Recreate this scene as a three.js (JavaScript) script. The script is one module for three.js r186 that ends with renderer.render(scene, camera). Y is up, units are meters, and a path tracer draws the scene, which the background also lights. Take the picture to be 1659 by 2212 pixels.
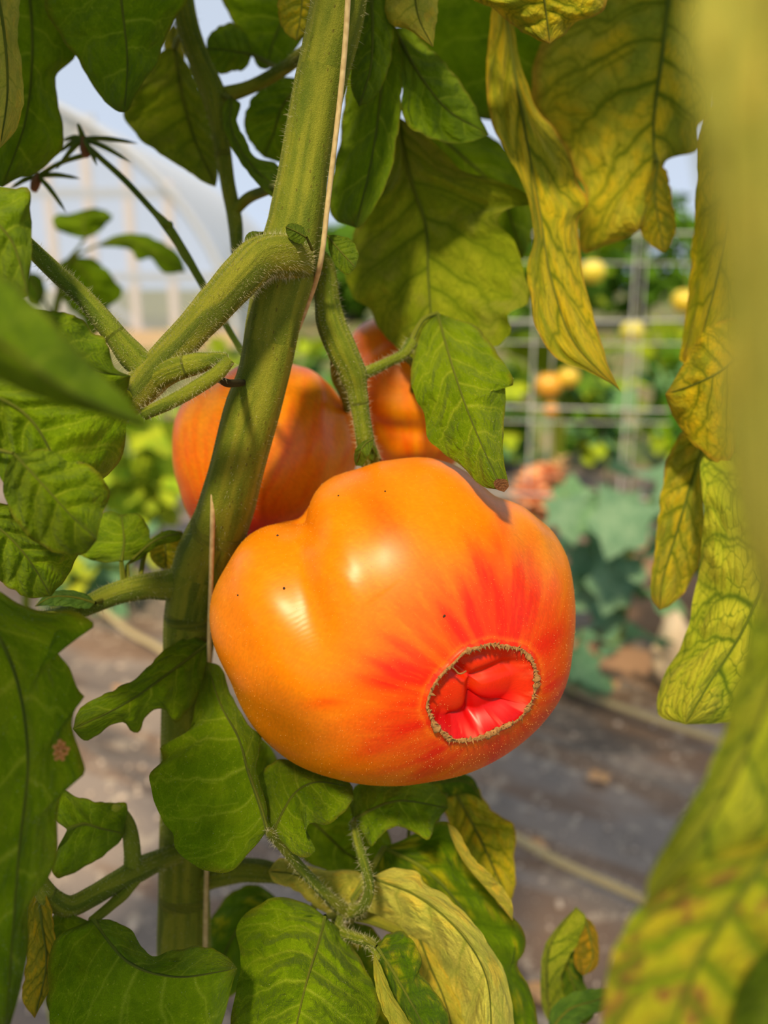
import * as THREE from 'three';
import { mergeGeometries } from 'three/addons/utils/BufferGeometryUtils.js';

// ---------------------------------------------------------------- camera, sky, sun, exposure
const scene = new THREE.Scene();
const W = 1659, H = 2212, FOV = 62, PITCH = 15.4 * Math.PI / 180, EYE = new THREE.Vector3(0, 0.75, 0);
const camera = new THREE.PerspectiveCamera(FOV, W / H, 0.008, 200);
camera.position.copy(EYE); camera.rotation.set(-PITCH, 0, 0);
camera.focus = 0.242; camera.userData.fStop = 7.6;
const FPX = (H / 2) / Math.tan(FOV * Math.PI / 360);
const RIGHT = new THREE.Vector3(1, 0, 0), UP = new THREE.Vector3(0, Math.cos(PITCH), -Math.sin(PITCH)), BACK = new THREE.Vector3(0, Math.sin(PITCH), Math.cos(PITCH));
const renderer = new THREE.WebGLRenderer();
renderer.toneMapping = THREE.LinearToneMapping;
renderer.toneMappingExposure = 0.9;
renderer.shadowMap.enabled = true;
{ // hazy bright sky: pale at the horizon, bluer overhead
  const w = 8, h = 64, a = new Float32Array(w * h * 4);
  for (let j = 0; j < h; j++) for (let i = 0; i < w; i++) {
    const e = Math.max(0, (j + 0.5) / h * 2 - 1), k = Math.pow(e, 0.6), o = (j * w + i) * 4;
    a[o] = 0.76 - 0.28 * k; a[o + 1] = 0.88 - 0.36 * k; a[o + 2] = 1.08 - 0.52 * k; a[o + 3] = 1;
  }
  const t = new THREE.DataTexture(a, w, h, THREE.RGBAFormat, THREE.FloatType);
  t.mapping = THREE.EquirectangularReflectionMapping; t.magFilter = THREE.LinearFilter; t.needsUpdate = true;
  scene.background = t; scene.environment = t;
}
const sun = new THREE.DirectionalLight(new THREE.Color(1.0, 0.8, 0.5), 5.2);
sun.position.copy(EYE).addScaledVector(RIGHT, -0.18 * 4).addScaledVector(UP, 0.7 * 4).addScaledVector(BACK, 0.84 * 4);
sun.target.position.copy(EYE).addScaledVector(BACK, -0.3); scene.add(sun.target);
sun.castShadow = true; sun.shadow.radius = 13; sun.shadow.mapSize.set(2048, 2048);
Object.assign(sun.shadow.camera, { left: -2, right: 2, top: 2, bottom: -2, near: 0.1, far: 30 });
scene.add(sun);

// ---------------------------------------------------------------- helpers
let seed = 7;
const rnd = () => { seed = (seed * 1664525 + 1013904223) >>> 0; return seed / 4294967296; };
const rr = (a, b) => a + (b - a) * rnd();
const hash = (x, y) => { const n = Math.sin(x * 127.1 + y * 311.7) * 43758.5453; return n - Math.floor(n); };
const sm = (a, b, x) => { x = Math.min(1, Math.max(0, (x - a) / (b - a))); return x * x * (3 - 2 * x); };
const mix = (a, b, t) => a + (b - a) * t;
const noise = (x, y) => {
  const i = Math.floor(x), j = Math.floor(y), u = sm(0, 1, x - i), v = sm(0, 1, y - j);
  return mix(mix(hash(i, j), hash(i + 1, j), u), mix(hash(i, j + 1), hash(i + 1, j + 1), u), v);
};
const fbm = (x, y, o = 4) => { let s = 0, a = 0.5, n = 0; for (let k = 0; k < o; k++) { s += a * noise(x, y); n += a; x = x * 2.03 + 17.1; y = y * 2.03 + 9.7; a *= 0.5; } return s / n; };
// a point of the place seen at pixel (x, y), d metres in front of the lens
const P = (x, y, d) => EYE.clone().addScaledVector(RIGHT, (x - W / 2) / FPX * d).addScaledVector(UP, (H / 2 - y) / FPX * d).addScaledVector(BACK, -d);
const G = (x, y, h = 0) => { const v = P(x, y, 1).sub(EYE); return EYE.clone().addScaledVector(v, (h - EYE.y) / v.y); };
const lin = (c) => c.map((v) => { v /= 255; return v <= 0.04045 ? v / 12.92 : Math.pow((v + 0.055) / 1.055, 2.4); });
const taken = {};
const numbered = (n) => { taken[n] = (taken[n] ?? -1) + 1; return taken[n] ? n + '_' + String(taken[n]).padStart(3, '0') : n; };
function shadows(o) { o.traverse((m) => { if (m.isMesh) { m.castShadow = m.receiveShadow = true; } }); return o; }
function thing(name, label, category, pos, group) {
  const o = new THREE.Group(); o.name = numbered(name); if (pos) o.position.copy(pos);
  o.userData = { label, category }; if (group) o.userData.group = group;
  scene.add(o); return o;
}
// world-space geometry becomes a mesh under its thing
function part(name, geo, mat, parent, label) {
  const m = new THREE.Mesh(geo, mat); m.name = name; m.castShadow = m.receiveShadow = true;
  const off = new THREE.Vector3(); for (let p = parent; p && p !== scene; p = p.parent) off.add(p.position);
  geo.translate(-off.x, -off.y, -off.z);
  if (label) m.userData.label = label;
  parent.add(m); return m;
}
function tex(n, m, fn, srgb = true) {
  const a = new Uint8Array(n * m * 4);
  for (let j = 0; j < m; j++) for (let i = 0; i < n; i++) { const c = fn(i / n, j / m, i, j), o = (j * n + i) * 4; a[o] = c[0]; a[o + 1] = c[1]; a[o + 2] = c[2]; a[o + 3] = 255; }
  const t = new THREE.DataTexture(a, n, m, THREE.RGBAFormat); t.magFilter = THREE.LinearFilter; t.wrapS = t.wrapT = THREE.RepeatWrapping;
  if (srgb) t.colorSpace = THREE.SRGBColorSpace; t.needsUpdate = true; return t;
}
const clampc = (v) => Math.max(0, Math.min(255, v));
const mixc = (a, b, t) => [mix(a[0], b[0], t), mix(a[1], b[1], t), mix(a[2], b[2], t)];

// ---------------------------------------------------------------- leaf pattern: veins, net, quilting
const LN = 512;
const cellEdge = (x, y) => { // distance between first and second nearest cell seed
  let f1 = 9, f2 = 9; const i = Math.floor(x), j = Math.floor(y);
  for (let a = -1; a < 2; a++) for (let b = -1; b < 2; b++) {
    const dx = i + a + hash(i + a, j + b + 50) - x, dy = j + b + hash(i + a + 31, j + b) - y, d = Math.sqrt(dx * dx + dy * dy);
    if (d < f1) { f2 = f1; f1 = d; } else if (d < f2) f2 = d;
  }
  return f2 - f1;
};
function veinField(sd0, count) {
  const V = new Float32Array(LN * LN), D = new Float32Array(LN * LN), T = new Float32Array(LN * LN), Qd = new Float32Array(LN * LN), lines = [];
  for (const side of [-1, 1]) for (let k = 0; k < count; k++) {
    const h = (q) => hash(k * 3.1 + sd0, side * 7 + q) - 0.5, t0 = 0.02 + Math.pow((k + (side > 0 ? 0.35 : 0)) / count, 1.1) * 0.86 + 0.05 * h(1), rise = 0.26 * (1 - 0.45 * k / count) + 0.08 * h(2), wt = 0.8 + 0.4 * h(3);
    lines.push([side, t0, rise, 0, wt, 1.25 + 0.5 * h(4)]);
    lines.push([side, t0 + rise * 0.25, rise * 0.3 + 0.12 + 0.05 * h(5), 0.33 + 0.2 * h(6), 0.55 * wt, 1]);
    lines.push([side, t0 + rise * 0.45, rise * 0.35 - 0.07 + 0.05 * h(7), 0.52 + 0.2 * h(8), 0.5 * wt, 1]);
    if (k % 2) lines.push([side, t0 + rise * 0.6, rise * 0.3 + 0.09, 0.66, 0.4 * wt, 1]);
  }
  for (let j = 0; j < LN; j++) for (let i = 0; i < LN; i++) {
    const s = (i + 0.5) / LN * 2 - 1, t = (j + 0.5) / LN, as = Math.abs(s), wob = (fbm(s * 3.5 + 20 + sd0, t * 6, 3) - 0.5) * 0.11;
    let v = 0, dm = 1;
    { const d = as * 0.45, w = 0.01 * (1 - 0.6 * t); v = Math.exp(-(d / w) * (d / w)); dm = d; }
    for (const [sd, t0, rise, s0, wt, pw] of lines) {
      if (sd * s < 0 || as < s0) continue;
      const q = s0 ? (as - s0) / (1 - s0) : as, c = t0 + rise * Math.pow(q, pw) + wob * Math.min(1, as * 1.6), d = Math.abs(t - c) * 0.85;
      if (d > 0.12) continue;
      const w = Math.max(0.0022, wt * (0.0085 * (1 - 0.6 * as) + 0.0016));
      v = Math.max(v, (0.5 + 0.5 * wt) * (1 - 0.5 * as) * Math.exp(-(d / w) * (d / w))); dm = Math.min(dm, d / (0.35 + 0.65 * wt));
    }
    const o = j * LN + i, c = cellEdge(s * 8 + 40 + wob * 20 + sd0, t * 17 + wob * 26);
    V[o] = v; D[o] = dm; T[o] = 1 - sm(0.01, 0.14, c); Qd[o] = sm(0, 0.085, dm) * (0.7 + 0.3 * sm(0, 0.6, c));
  }
  return { V, D, T, Q: Qd, bump: tex(LN, LN, (u, v, i, j) => { const o = j * LN + i, h = 255 * Math.min(1, 0.55 * Qd[o] + 0.14 * hash(i * 0.73, j * 1.31) + 0.22 * fbm(u * 40, v * 55, 3)); return [h, h, h]; }, false) };
}
const FIELDS = [veinField(0, 5), veinField(13, 6)];
const sampleQ = (F, s, t) => F.Q[Math.min(LN - 1, Math.max(0, Math.round(t * LN - 0.5))) * LN + Math.min(LN - 1, Math.max(0, Math.round((s + 1) / 2 * LN - 0.5)))];
function leafTex(c) { // colours of a kind of leaf: blade, second blade tone, vein, green that lingers by the veins, browned margin, specks
  const F = FIELDS[c.f ?? 0];
  return tex(LN, LN, (u, v, i, j) => {
    const o = j * LN + i, s = u * 2 - 1, n = fbm(u * 7 + (c.seed || 0), v * 9, 4), n2 = fbm(u * 26 + 5, v * 34 + (c.seed || 0), 3);
    let k = mixc(c.a, c.b, sm(0.32, 0.68, n * 0.7 + n2 * 0.3));
    if (c.patch) k = mixc(k, c.patch, sm(c.pt ?? 0.55, (c.pt ?? 0.55) + (c.pw ?? 0.2), fbm(u * 7 + 31 + (c.seed || 0), v * 9 + 3, 4)) * (c.pk ?? 1));
    if (c.halo) k = mixc(k, c.halo, (c.hk ?? 0.8) * Math.exp(-Math.pow(F.D[o] / (c.hw ?? 0.03), 2)) * (0.6 + 0.4 * n2));
    k = mixc(k, c.v, (c.tk ?? 0.15) * F.T[o] * (0.5 + n2));
    k = mixc(k, c.v, (c.vk ?? 0.7) * F.V[o]);
    if (c.rim) { const e = Math.max(Math.abs(s), v * 0.985); k = mixc(k, c.rim, sm(0.95 - 0.14 * n2, 1.02, e) * (c.rk ?? 0.8) * sm(0.3, 0.6, n)); }
    if (c.speck) k = mixc(k, c.speck, hash(Math.floor(u * 150) + 9, Math.floor(v * 200)) > (c.st ?? 0.985) ? 0.55 * n2 : 0);
    const g = 0.9 + 0.2 * hash(i * 1.7, j * 2.3);
    return [clampc(k[0] * g), clampc(k[1] * g), clampc(k[2] * g)];
  });
}
const KINDS = {
  green: { a: [102, 132, 4], b: [124, 152, 8], v: [176, 188, 70], vk: 0.6, tk: 0.12, speck: [205, 200, 100], seed: 4, rim: [104, 84, 30], rk: 0.5, f: 1 },
  leafy: { a: [102, 132, 4], b: [124, 152, 8], v: [176, 188, 70], vk: 0.6, tk: 0.12, speck: [205, 200, 100], seed: 8, rim: [104, 84, 30], rk: 0.5 },
  under: { a: [126, 140, 24], b: [150, 158, 36], v: [82, 102, 10], vk: 0.75, tk: 0.25, seed: 11, halo: [100, 122, 16], hk: 0.35, f: 1, patch: [140, 146, 50], pt: 0.5 },
  yellow: { a: [212, 188, 36], b: [192, 184, 52], v: [94, 112, 16], vk: 0.95, tk: 0.34, halo: [150, 152, 26], hk: 0.7, hw: 0.022, seed: 15, patch: [150, 160, 44], pt: 0.46, pw: 0.3, rim: [190, 120, 44], rk: 0.5, speck: [160, 84, 20], st: 0.996, f: 1 },
  net: { a: [192, 192, 54], b: [166, 176, 40], v: [74, 98, 22], vk: 0.95, tk: 0.5, halo: [126, 146, 30], hk: 0.6, hw: 0.018, seed: 19, speck: [196, 150, 60], st: 0.995 },
  pale: { a: [218, 210, 96], b: [196, 198, 86], v: [146, 160, 54], vk: 0.6, tk: 0.16, seed: 23, patch: [236, 212, 84], pt: 0.5, pw: 0.3 },
  mottled: { a: [86, 116, 6], b: [106, 134, 12], v: [66, 94, 6], vk: 0.6, tk: 0.25, patch: [178, 170, 24], pt: 0.5, pw: 0.28, pk: 0.9, halo: [86, 116, 6], hk: 0.9, hw: 0.03, seed: 27, rim: [150, 124, 40], rk: 0.7, f: 1 },
  blight: { a: [182, 184, 44], b: [204, 190, 50], v: [92, 122, 24], vk: 0.9, tk: 0.2, halo: [112, 142, 26], hk: 0.8, hw: 0.03, patch: [166, 126, 66], pt: 0.56, pw: 0.1, seed: 33 },
  lime: { a: [186, 200, 50], b: [206, 206, 60], v: [150, 170, 40], vk: 0.5, tk: 0.1, seed: 45, patch: [140, 176, 60], pt: 0.5 },
  teal: { a: [110, 150, 116], b: [138, 172, 136], v: [160, 190, 150], vk: 0.5, tk: 0.1, seed: 47 },
  dry: { a: [150, 92, 46], b: [186, 128, 70], v: [110, 66, 30], vk: 0.5, tk: 0.4, seed: 49 },
  far: { a: [92, 128, 44], b: [116, 148, 54], v: [140, 164, 90], vk: 0.4, tk: 0.1, seed: 37 },
};
const leafMaps = {}, leafMats = {};
// a tint shifts only the hue a little (age of the leaf), never the brightness
function hueOnly(tint, share) { const c = new THREE.Color(tint), m = Math.max(c.r, c.g, c.b); return new THREE.Color(mix(1, c.r / m, share), mix(1, c.g / m, share), mix(1, c.b / m, share)); }
function leafMat(kind, tint) {
  const key = kind + (tint || '');
  if (!leafMats[key]) {
    leafMaps[kind] = leafMaps[kind] || leafTex(KINDS[kind]);
    leafMats[key] = new THREE.MeshPhysicalMaterial({ map: leafMaps[kind], bumpMap: FIELDS[KINDS[kind].f ?? 0].bump, bumpScale: 0.0015, roughness: 1, specularIntensity: 0.14, transmission: 0.3, thickness: 0, side: THREE.DoubleSide, color: tint ? hueOnly(tint, kind === 'green' || kind === 'leafy' ? 0.35 : 0.7) : 0xffffff });
    leafMats[key].name = 'leaf_' + kind;
  }
  return leafMats[key];
}

// ---------------------------------------------------------------- stems
const stemTex = tex(512, 512, (u, v, i, j) => {
  const st = fbm(u * 26, v * 2.2, 3), n = fbm(u * 14 + 3, v * 14, 4), f = hash(i * 0.9, j * 1.7);
  let k = mixc([106, 122, 32], [140, 146, 46], sm(0.3, 0.7, st * 0.6 + n * 0.4));
  k = mixc(k, [78, 100, 26], 0.7 * sm(0.55, 0.75, fbm(u * 9 + 40, v * 3 + 8, 3)));
  k = mixc(k, [196, 186, 96], f > 0.9 ? 0.4 : 0);
  k = mixc(k, [84, 74, 30], hash(Math.floor(u * 120), Math.floor(v * 90)) > 0.994 ? 0.5 : 0);
  return k.map(clampc);
});
const stemBump = tex(512, 512, (u, v, i, j) => { const h = 255 * (0.5 * fbm(u * 40, v * 5, 3) + 0.5 * hash(i * 1.1, j * 0.7)); return [h, h, h]; }, false);
const stemMat = (tint) => leafMats['stem' + tint] || (leafMats['stem' + tint] = new THREE.MeshPhysicalMaterial({ map: stemTex, bumpMap: stemBump, bumpScale: 0.0004, roughness: 0.75, specularIntensity: 0.4, sheen: 0.4, sheenColor: new THREE.Color(0.5, 0.46, 0.2), sheenRoughness: 0.5, color: tint[0] === 'b' ? new THREE.Color('#4a3a24') : hueOnly(tint, 0.6).multiplyScalar(0.84) }));
const hairSpots = [];
// pts: [px, py, depth, half width in px]; a swelling, tapering, slightly ribbed tube
function tubeGeo(pts, { seg = 60, rad = 20, rib = 0.03, hair = 0, capEnd = true, world = false } = {}) {
  const ctrl = pts.map((p) => world ? new THREE.Vector3(p[0], p[1], p[2]) : P(p[0], p[1], p[2]));
  const rs = pts.map((p) => world ? p[3] : p[3] * p[2] / FPX);
  const curve = new THREE.CatmullRomCurve3(ctrl, false, 'centripetal');
  const fr = curve.computeFrenetFrames(seg, false), pos = [], uv = [], idx = [];
  const n = pts.length - 1; let len = 0, prev = null; const ph = rnd() * 6;
  for (let i = 0; i <= seg; i++) {
    const ut = curve.getUtoTmapping(i / seg), c = curve.getPoint(ut), f = ut * n, k = Math.min(n - 1, Math.floor(f)), q = sm(0, 1, f - k);
    let r = mix(rs[k], rs[k + 1], q); if (capEnd && i === seg) r *= 0.25;
    if (prev) len += c.distanceTo(prev); prev = c;
    for (let a = 0; a <= rad; a++) {
      const th = a / rad * Math.PI * 2, R = r * (1 + rib * Math.sin(th * 5 + ph) + rib * 0.6 * Math.sin(th * 3 + i * 0.12) + rib * 0.8 * (noise(i * 0.25 + ph, (a % rad) * 0.8) - 0.5));
      const nx = Math.cos(th), ny = Math.sin(th);
      const v = c.clone().addScaledVector(fr.normals[i], R * nx).addScaledVector(fr.binormals[i], R * ny);
      pos.push(v.x, v.y, v.z); uv.push(a / rad * Math.max(0.3, Math.round(r * 160) / 2 + 0.5), len * 12);
      if (hair && a < rad) { const m = hair / (seg * rad); for (let h = rnd() < m % 1 ? Math.ceil(m) : Math.floor(m); h > 0; h--) {
        const j = rnd() * 6.283, nn = fr.normals[i].clone().multiplyScalar(Math.cos(j)).addScaledVector(fr.binormals[i], Math.sin(j));
        hairSpots.push([c.clone().addScaledVector(nn, r * 0.97).addScaledVector(fr.tangents[i], rr(-0.5, 0.5) * curve.getLength() / seg), nn.addScaledVector(fr.tangents[i], rr(-0.5, 0.5)).normalize()]); } }
    }
  }
  for (let i = 0; i < seg; i++) for (let a = 0; a < rad; a++) { const p = i * (rad + 1) + a, q = p + rad + 1; idx.push(p, p + 1, q, p + 1, q + 1, q); }
  const c0 = pos.length / 3, e = curve.getPoint(1); pos.push(e.x, e.y, e.z); uv.push(0, len * 12);
  for (let a = 0; a < rad; a++) idx.push(seg * (rad + 1) + a, seg * (rad + 1) + a + 1, c0);
  const g = new THREE.BufferGeometry(); g.setAttribute('position', new THREE.Float32BufferAttribute(pos, 3)); g.setAttribute('uv', new THREE.Float32BufferAttribute(uv, 2)); g.setIndex(idx); g.computeVertexNormals();
  // close the seam of the normals
  const N = g.attributes.normal; for (let i = 0; i <= seg; i++) { const p = i * (rad + 1), q = p + rad; const x = N.getX(p) + N.getX(q), y = N.getY(p) + N.getY(q), z = N.getZ(p) + N.getZ(q), l = Math.hypot(x, y, z) || 1; for (const m of [p, q]) N.setXYZ(m, x / l, y / l, z / l); }
  return g;
}
const hairMat = new THREE.MeshPhysicalMaterial({ color: new THREE.Color(0.72, 0.68, 0.42), roughness: 0.7 });
function growHair(parent, lo, hi, width, name = 'fine_hair', mat = hairMat) {
  const g = new THREE.ConeGeometry(width, 1, 4, 1, true); g.translate(0, 0.5, 0);
  const im = new THREE.InstancedMesh(g, mat, hairSpots.length), m = new THREE.Matrix4(), q = new THREE.Quaternion(), y = new THREE.Vector3(0, 1, 0);
  hairSpots.forEach(([p, n], i) => { const l = lo + (hi - lo) * Math.pow(rnd(), 2.5); q.setFromUnitVectors(y, n); m.compose(p.clone().sub(parent.position), q, new THREE.Vector3(1, l, 1)); im.setMatrixAt(i, m); });
  im.name = name; im.userData.kind = 'stuff'; im.castShadow = im.receiveShadow = true; parent.add(im); hairSpots.length = 0; return im;
}

// ---------------------------------------------------------------- leaves
// L and R: margins from base to tip, M: midrib (all px); d: depth at base, [middle], tip; e: how far the margins fall back (+) or come forward (-)
function leaf(parent, kind, o) {
  const spl = (pts) => new THREE.CatmullRomCurve3(pts.map((p) => new THREE.Vector3(p[0], p[1], 0)), false, 'centripetal');
  const b = o.M[0], t = o.M[o.M.length - 1], F = FIELDS[KINDS[kind].f ?? 0], gam = rr(0.8, 1.2), flip = rnd() < 0.5 ? -1 : 1;
  const CL = spl([b, ...o.L, t]), CM = spl(o.M), CR = spl([b, ...o.R, t]);
  const nu = o.nu ?? 22, nv = o.nv ?? 56, pos = [], uv = [], idx = [], d = o.d, e = o.e ?? [0.008, 0.008], q = (o.q ?? 0.0014) * 0.95, rip = o.rip ?? 0.0018, ph = rnd() * 6, jag = o.jag ?? 2.2;
  const depthAt = (v) => d.length === 2 ? mix(d[0], d[1], v) : v < 0.5 ? mix(d[0], d[1], sm(0, 1, v * 2) * 0.5 + v) : mix(d[1], d[2], sm(0, 1, v * 2 - 1) * 0.5 + v - 0.5);
  const ribPts = [];
  for (let j = 0; j <= nv; j++) {
    const v = j / nv, m = CM.getPointAt(v), l = CL.getPointAt(v), r = CR.getPointAt(v), dm = depthAt(v);
    const jl = jag * (fbm(v * 22 + ph, 3, 2) - 0.5) * 4, jr = jag * (fbm(v * 22 + ph, 60, 2) - 0.5) * 4;
    for (let i = -nu; i <= nu; i++) {
      const s = i / nu, as = Math.abs(s), E = s < 0 ? l : r, ee = s < 0 ? e[0] : e[1];
      let x = mix(m.x, E.x, as), y = mix(m.y, E.y, as);
      const wdt = Math.hypot(E.x - m.x, E.y - m.y) || 1, j2 = (s < 0 ? jl : jr) * as * as * Math.min(1, wdt / 40);
      x += (E.x - m.x) / wdt * j2; y += (E.y - m.y) / wdt * j2;
      const env = Math.min(1, wdt / 70);
      let D = dm + ee * Math.pow(as, o.p ?? 1.5) * env - q * sampleQ(F, s * flip, Math.pow(v, gam)) * env - q * 1.6 * (fbm(s * 1.6 + ph * 3, v * 4 + ph, 2) - 0.5) * env + rip * as * as * env * Math.sin(v * (o.rf ?? 19) + ph + (s < 0 ? 2 : 0));
      if (o.roll) D += o.roll * Math.pow(Math.max(0, as - 0.72) / 0.28, 2) * env;
      const w = P(x, y, D); pos.push(w.x, w.y, w.z); uv.push((s * flip + 1) / 2, Math.min(0.999, Math.max(0.001, Math.pow(v, gam))));
      if (i === 0 && j % 3 === 0) ribPts.push([x, y, D + (o.ribBack ? 0.0006 : -0.0001), mix((o.rw ?? 6) * 0.8, 1.2, Math.pow(v, 0.7))]);
      if (o.hair && rnd() < o.hair) hairSpots.push([w.clone(), BACK.clone().addScaledVector(RIGHT, rr(-1, 1)).addScaledVector(UP, rr(-1, 1)).addScaledVector(RIGHT, as > 0.98 ? 1.5 * Math.sign(E.x - m.x) : 0).normalize()]);
    }
  }
  const row = nu * 2 + 1;
  for (let j = 0; j < nv; j++) for (let i = 0; i < row - 1; i++) { const p = j * row + i, k = p + row; idx.push(p, k, p + 1, p + 1, k, k + 1); }
  const g = new THREE.BufferGeometry(); g.setAttribute('position', new THREE.Float32BufferAttribute(pos, 3)); g.setAttribute('uv', new THREE.Float32BufferAttribute(uv, 2)); g.setIndex(idx); g.computeVertexNormals();
  const m = part('leaf', g, leafMat(kind, o.tint), parent, o.label);
  if (o.rw !== 0) part('midrib', tubeGeo(ribPts, { seg: 36, rad: 8, rib: 0 }), stemMat(o.ribTint ?? '#dce4a0'), m);
  if (o.at) { const a = o.at, mid = [(b[0] + a[0]) / 2 + (o.bend?.[0] ?? 0), (b[1] + a[1]) / 2 + (o.bend?.[1] ?? 0), (d[0] + a[2]) / 2, (o.rw ?? 6) * 1.25]; part('leaf_stalk', tubeGeo([[b[0], b[1], d[0], (o.rw ?? 6)], mid, [a[0], a[1], a[2], (o.rw ?? 6) * 1.5]], { seg: 24, rad: 10 }), stemMat(o.stalkTint ?? '#d8dcb0'), m); }
  return m;
}
// a whole lobed leaf made once, for plants farther off and for foliage above the frame
function plainLeafGeo(len, wid, curl, variant, nv = 10, nu = 3) {
  const pos = [], uv = [], idx = [];
  for (let j = 0; j <= nv; j++) { const v = j / nv, w = wid * Math.pow(Math.sin(Math.PI * Math.pow(v, 0.72)), 0.8) * (1 + 0.22 * Math.sin(v * 17 + variant)) * (v > 0.99 || v < 0.01 ? 0.02 : 1);
    for (let i = -nu; i <= nu; i++) { const s = i / nu; pos.push(s * w / 2, curl * len * (v * v) * -1 + Math.abs(s) * w * 0.16 * Math.cos(v * 9 + variant), v * len); uv.push((s + 1) / 2, Math.min(0.999, v)); } }
  const row = nu * 2 + 1; for (let j = 0; j < nv; j++) for (let i = 0; i < row - 1; i++) { const p = j * row + i, k = p + row; idx.push(p, k, p + 1, p + 1, k, k + 1); }
  const g = new THREE.BufferGeometry(); g.setAttribute('position', new THREE.Float32BufferAttribute(pos, 3)); g.setAttribute('uv', new THREE.Float32BufferAttribute(uv, 2)); g.setIndex(idx); g.computeVertexNormals(); return g;
}
const simpleLeaves = [0, 1, 2, 3].map((k) => plainLeafGeo(1, 0.52 + 0.1 * k, 0.12 + 0.14 * k, k * 1.7));
function plainLeaf(parent, mat, at, dir, size, variant) {
  const m = new THREE.Mesh(simpleLeaves[variant % 4], mat); m.name = 'leaf'; m.castShadow = m.receiveShadow = true;
  m.position.copy(at).sub(parent.position); m.quaternion.setFromUnitVectors(new THREE.Vector3(0, 0, 1), dir.clone().normalize()); m.rotateZ(rr(-0.6, 0.6)); m.scale.setScalar(size);
  parent.add(m); return m;
}

// ---------------------------------------------------------------- the ground, the ground cloth, the greenhouse
const plane = (x0, x1, z0, z1, nx, nz, hf, uvs) => {
  const g = new THREE.PlaneGeometry(x1 - x0, z1 - z0, nx, nz); g.rotateX(-Math.PI / 2); g.translate((x0 + x1) / 2, 0, (z0 + z1) / 2);
  const p = g.attributes.position, u = g.attributes.uv; for (let i = 0; i < p.count; i++) { p.setY(i, hf(p.getX(i), p.getZ(i))); u.setXY(i, p.getX(i) * uvs, p.getZ(i) * uvs); }
  g.computeVertexNormals(); return g;
};
const soilTex = tex(512, 512, (u, v, i, j) => { const n = fbm(u * 8, v * 8, 5), m = fbm(u * 40 + 3, v * 40, 3); let k = mixc([96, 82, 56], [128, 122, 74], sm(0.35, 0.65, n)); k = mixc(k, [92, 118, 48], 0.75 * sm(0.48, 0.6, fbm(u * 5 + 9, v * 5, 4))); return mixc(k, [172, 152, 112], 0.5 * sm(0.6, 0.75, m)).map(clampc); });
const ground = part('ground', plane(-40, 40, -60, 8, 8, 8, () => -0.035, 0.7), new THREE.MeshStandardMaterial({ map: soilTex, roughness: 1 }), scene);
ground.userData = { kind: 'structure', label: 'brown and green soil running out to the trees', category: 'ground' };
const clothTex = tex(1024, 1024, (u, v, i, j) => {
  const weave = (i % 4 < 2) === (j % 4 < 2) ? 8 : -8, c = u * 0.87 + v * 0.5, a = -u * 0.5 + v * 0.87;
  const n = fbm(u * 9, v * 9, 5), st = fbm(a * 26, c * 5, 4);
  let k = mixc([112, 101, 92], [140, 126, 116], sm(0.3, 0.7, n));
  k = mixc(k, [120, 94, 74], 0.8 * sm(0.5, 0.66, st)); k = mixc(k, [78, 70, 66], 0.6 * sm(0.56, 0.72, fbm(a * 15 + 50, c * 4, 3)));
  k = mixc(k, [186, 170, 150], 0.6 * sm(0.64, 0.75, fbm(u * 60, v * 60, 3)));
  return k.map((x) => clampc(x + weave));
});
const along = G(1350, 1980).sub(G(1110, 1850)).setY(0).normalize(), across = new THREE.Vector3(along.z, 0, -along.x);
const clothY = (x, z) => { const a = x * across.x + z * across.z, c = x * along.x + z * along.z; return 0.011 * Math.sin(a * 24 + 1.5 * noise(c * 2, a * 2)) + 0.012 * (fbm(a * 7, c * 1.5, 3) - 0.5); };
const cloth = part('ground_cloth', plane(-3.2, 2.6, -3.45, 1.2, 240, 200, clothY, 0.8), new THREE.MeshStandardMaterial({ map: clothTex, roughness: 0.62 }), scene);
cloth.userData = { kind: 'structure', label: 'grey woven ground cloth lying in low folds between the plant rows', category: 'ground cloth' };

const ropeTex = tex(64, 64, (u, v) => { const n = fbm(u * 12, v * 30, 3); return mixc([164, 146, 106], [200, 184, 142], n).map(clampc); });
const ropeMat = new THREE.MeshStandardMaterial({ map: ropeTex, roughness: 0.9 });
function rope(a, b, rad, label) {
  const A = G(...a), B = G(...b), dir = B.clone().sub(A), mid = A.clone().add(B).multiplyScalar(0.5); A.addScaledVector(dir, -0.9); B.addScaledVector(dir, 0.5);
  const t = thing('rope', label, 'rope', new THREE.Vector3(mid.x, 0, mid.z), 'ropes across the ground cloth'), L = A.distanceTo(B), d = B.clone().sub(A).normalize(), s = new THREE.Vector3(d.z, 0, -d.x), turns = L / (rad * 7);
  for (let k = 0; k < 3; k++) {
    const pts = [], n = Math.round(turns * 8);
    for (let i = 0; i <= n; i++) { const q = i / n, th = q * turns * 6.283 + k * 2.094, c = A.clone().lerp(B, q); c.y = 0.026 + rad + 0.004 * Math.sin(q * 9); pts.push(c.addScaledVector(s, Math.cos(th) * rad * 0.5).add(new THREE.Vector3(0, Math.sin(th) * rad * 0.5, 0))); }
    part('strand', new THREE.TubeGeometry(new THREE.CatmullRomCurve3(pts), n * 2, rad * 0.55, 6), ropeMat, t);
  }
}
rope([1110, 1850], [1350, 1980], 0.0062, 'beige twisted rope stretched over the cloth below the curled cream leaf');
rope([1200, 1505], [1540, 1640], 0.0066, 'beige twisted rope stretched over the cloth just behind the big tomato');
rope([255, 1372], [330, 1425], 0.007, 'beige twisted rope on the cloth behind the stalk with the round leaf');

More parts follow.
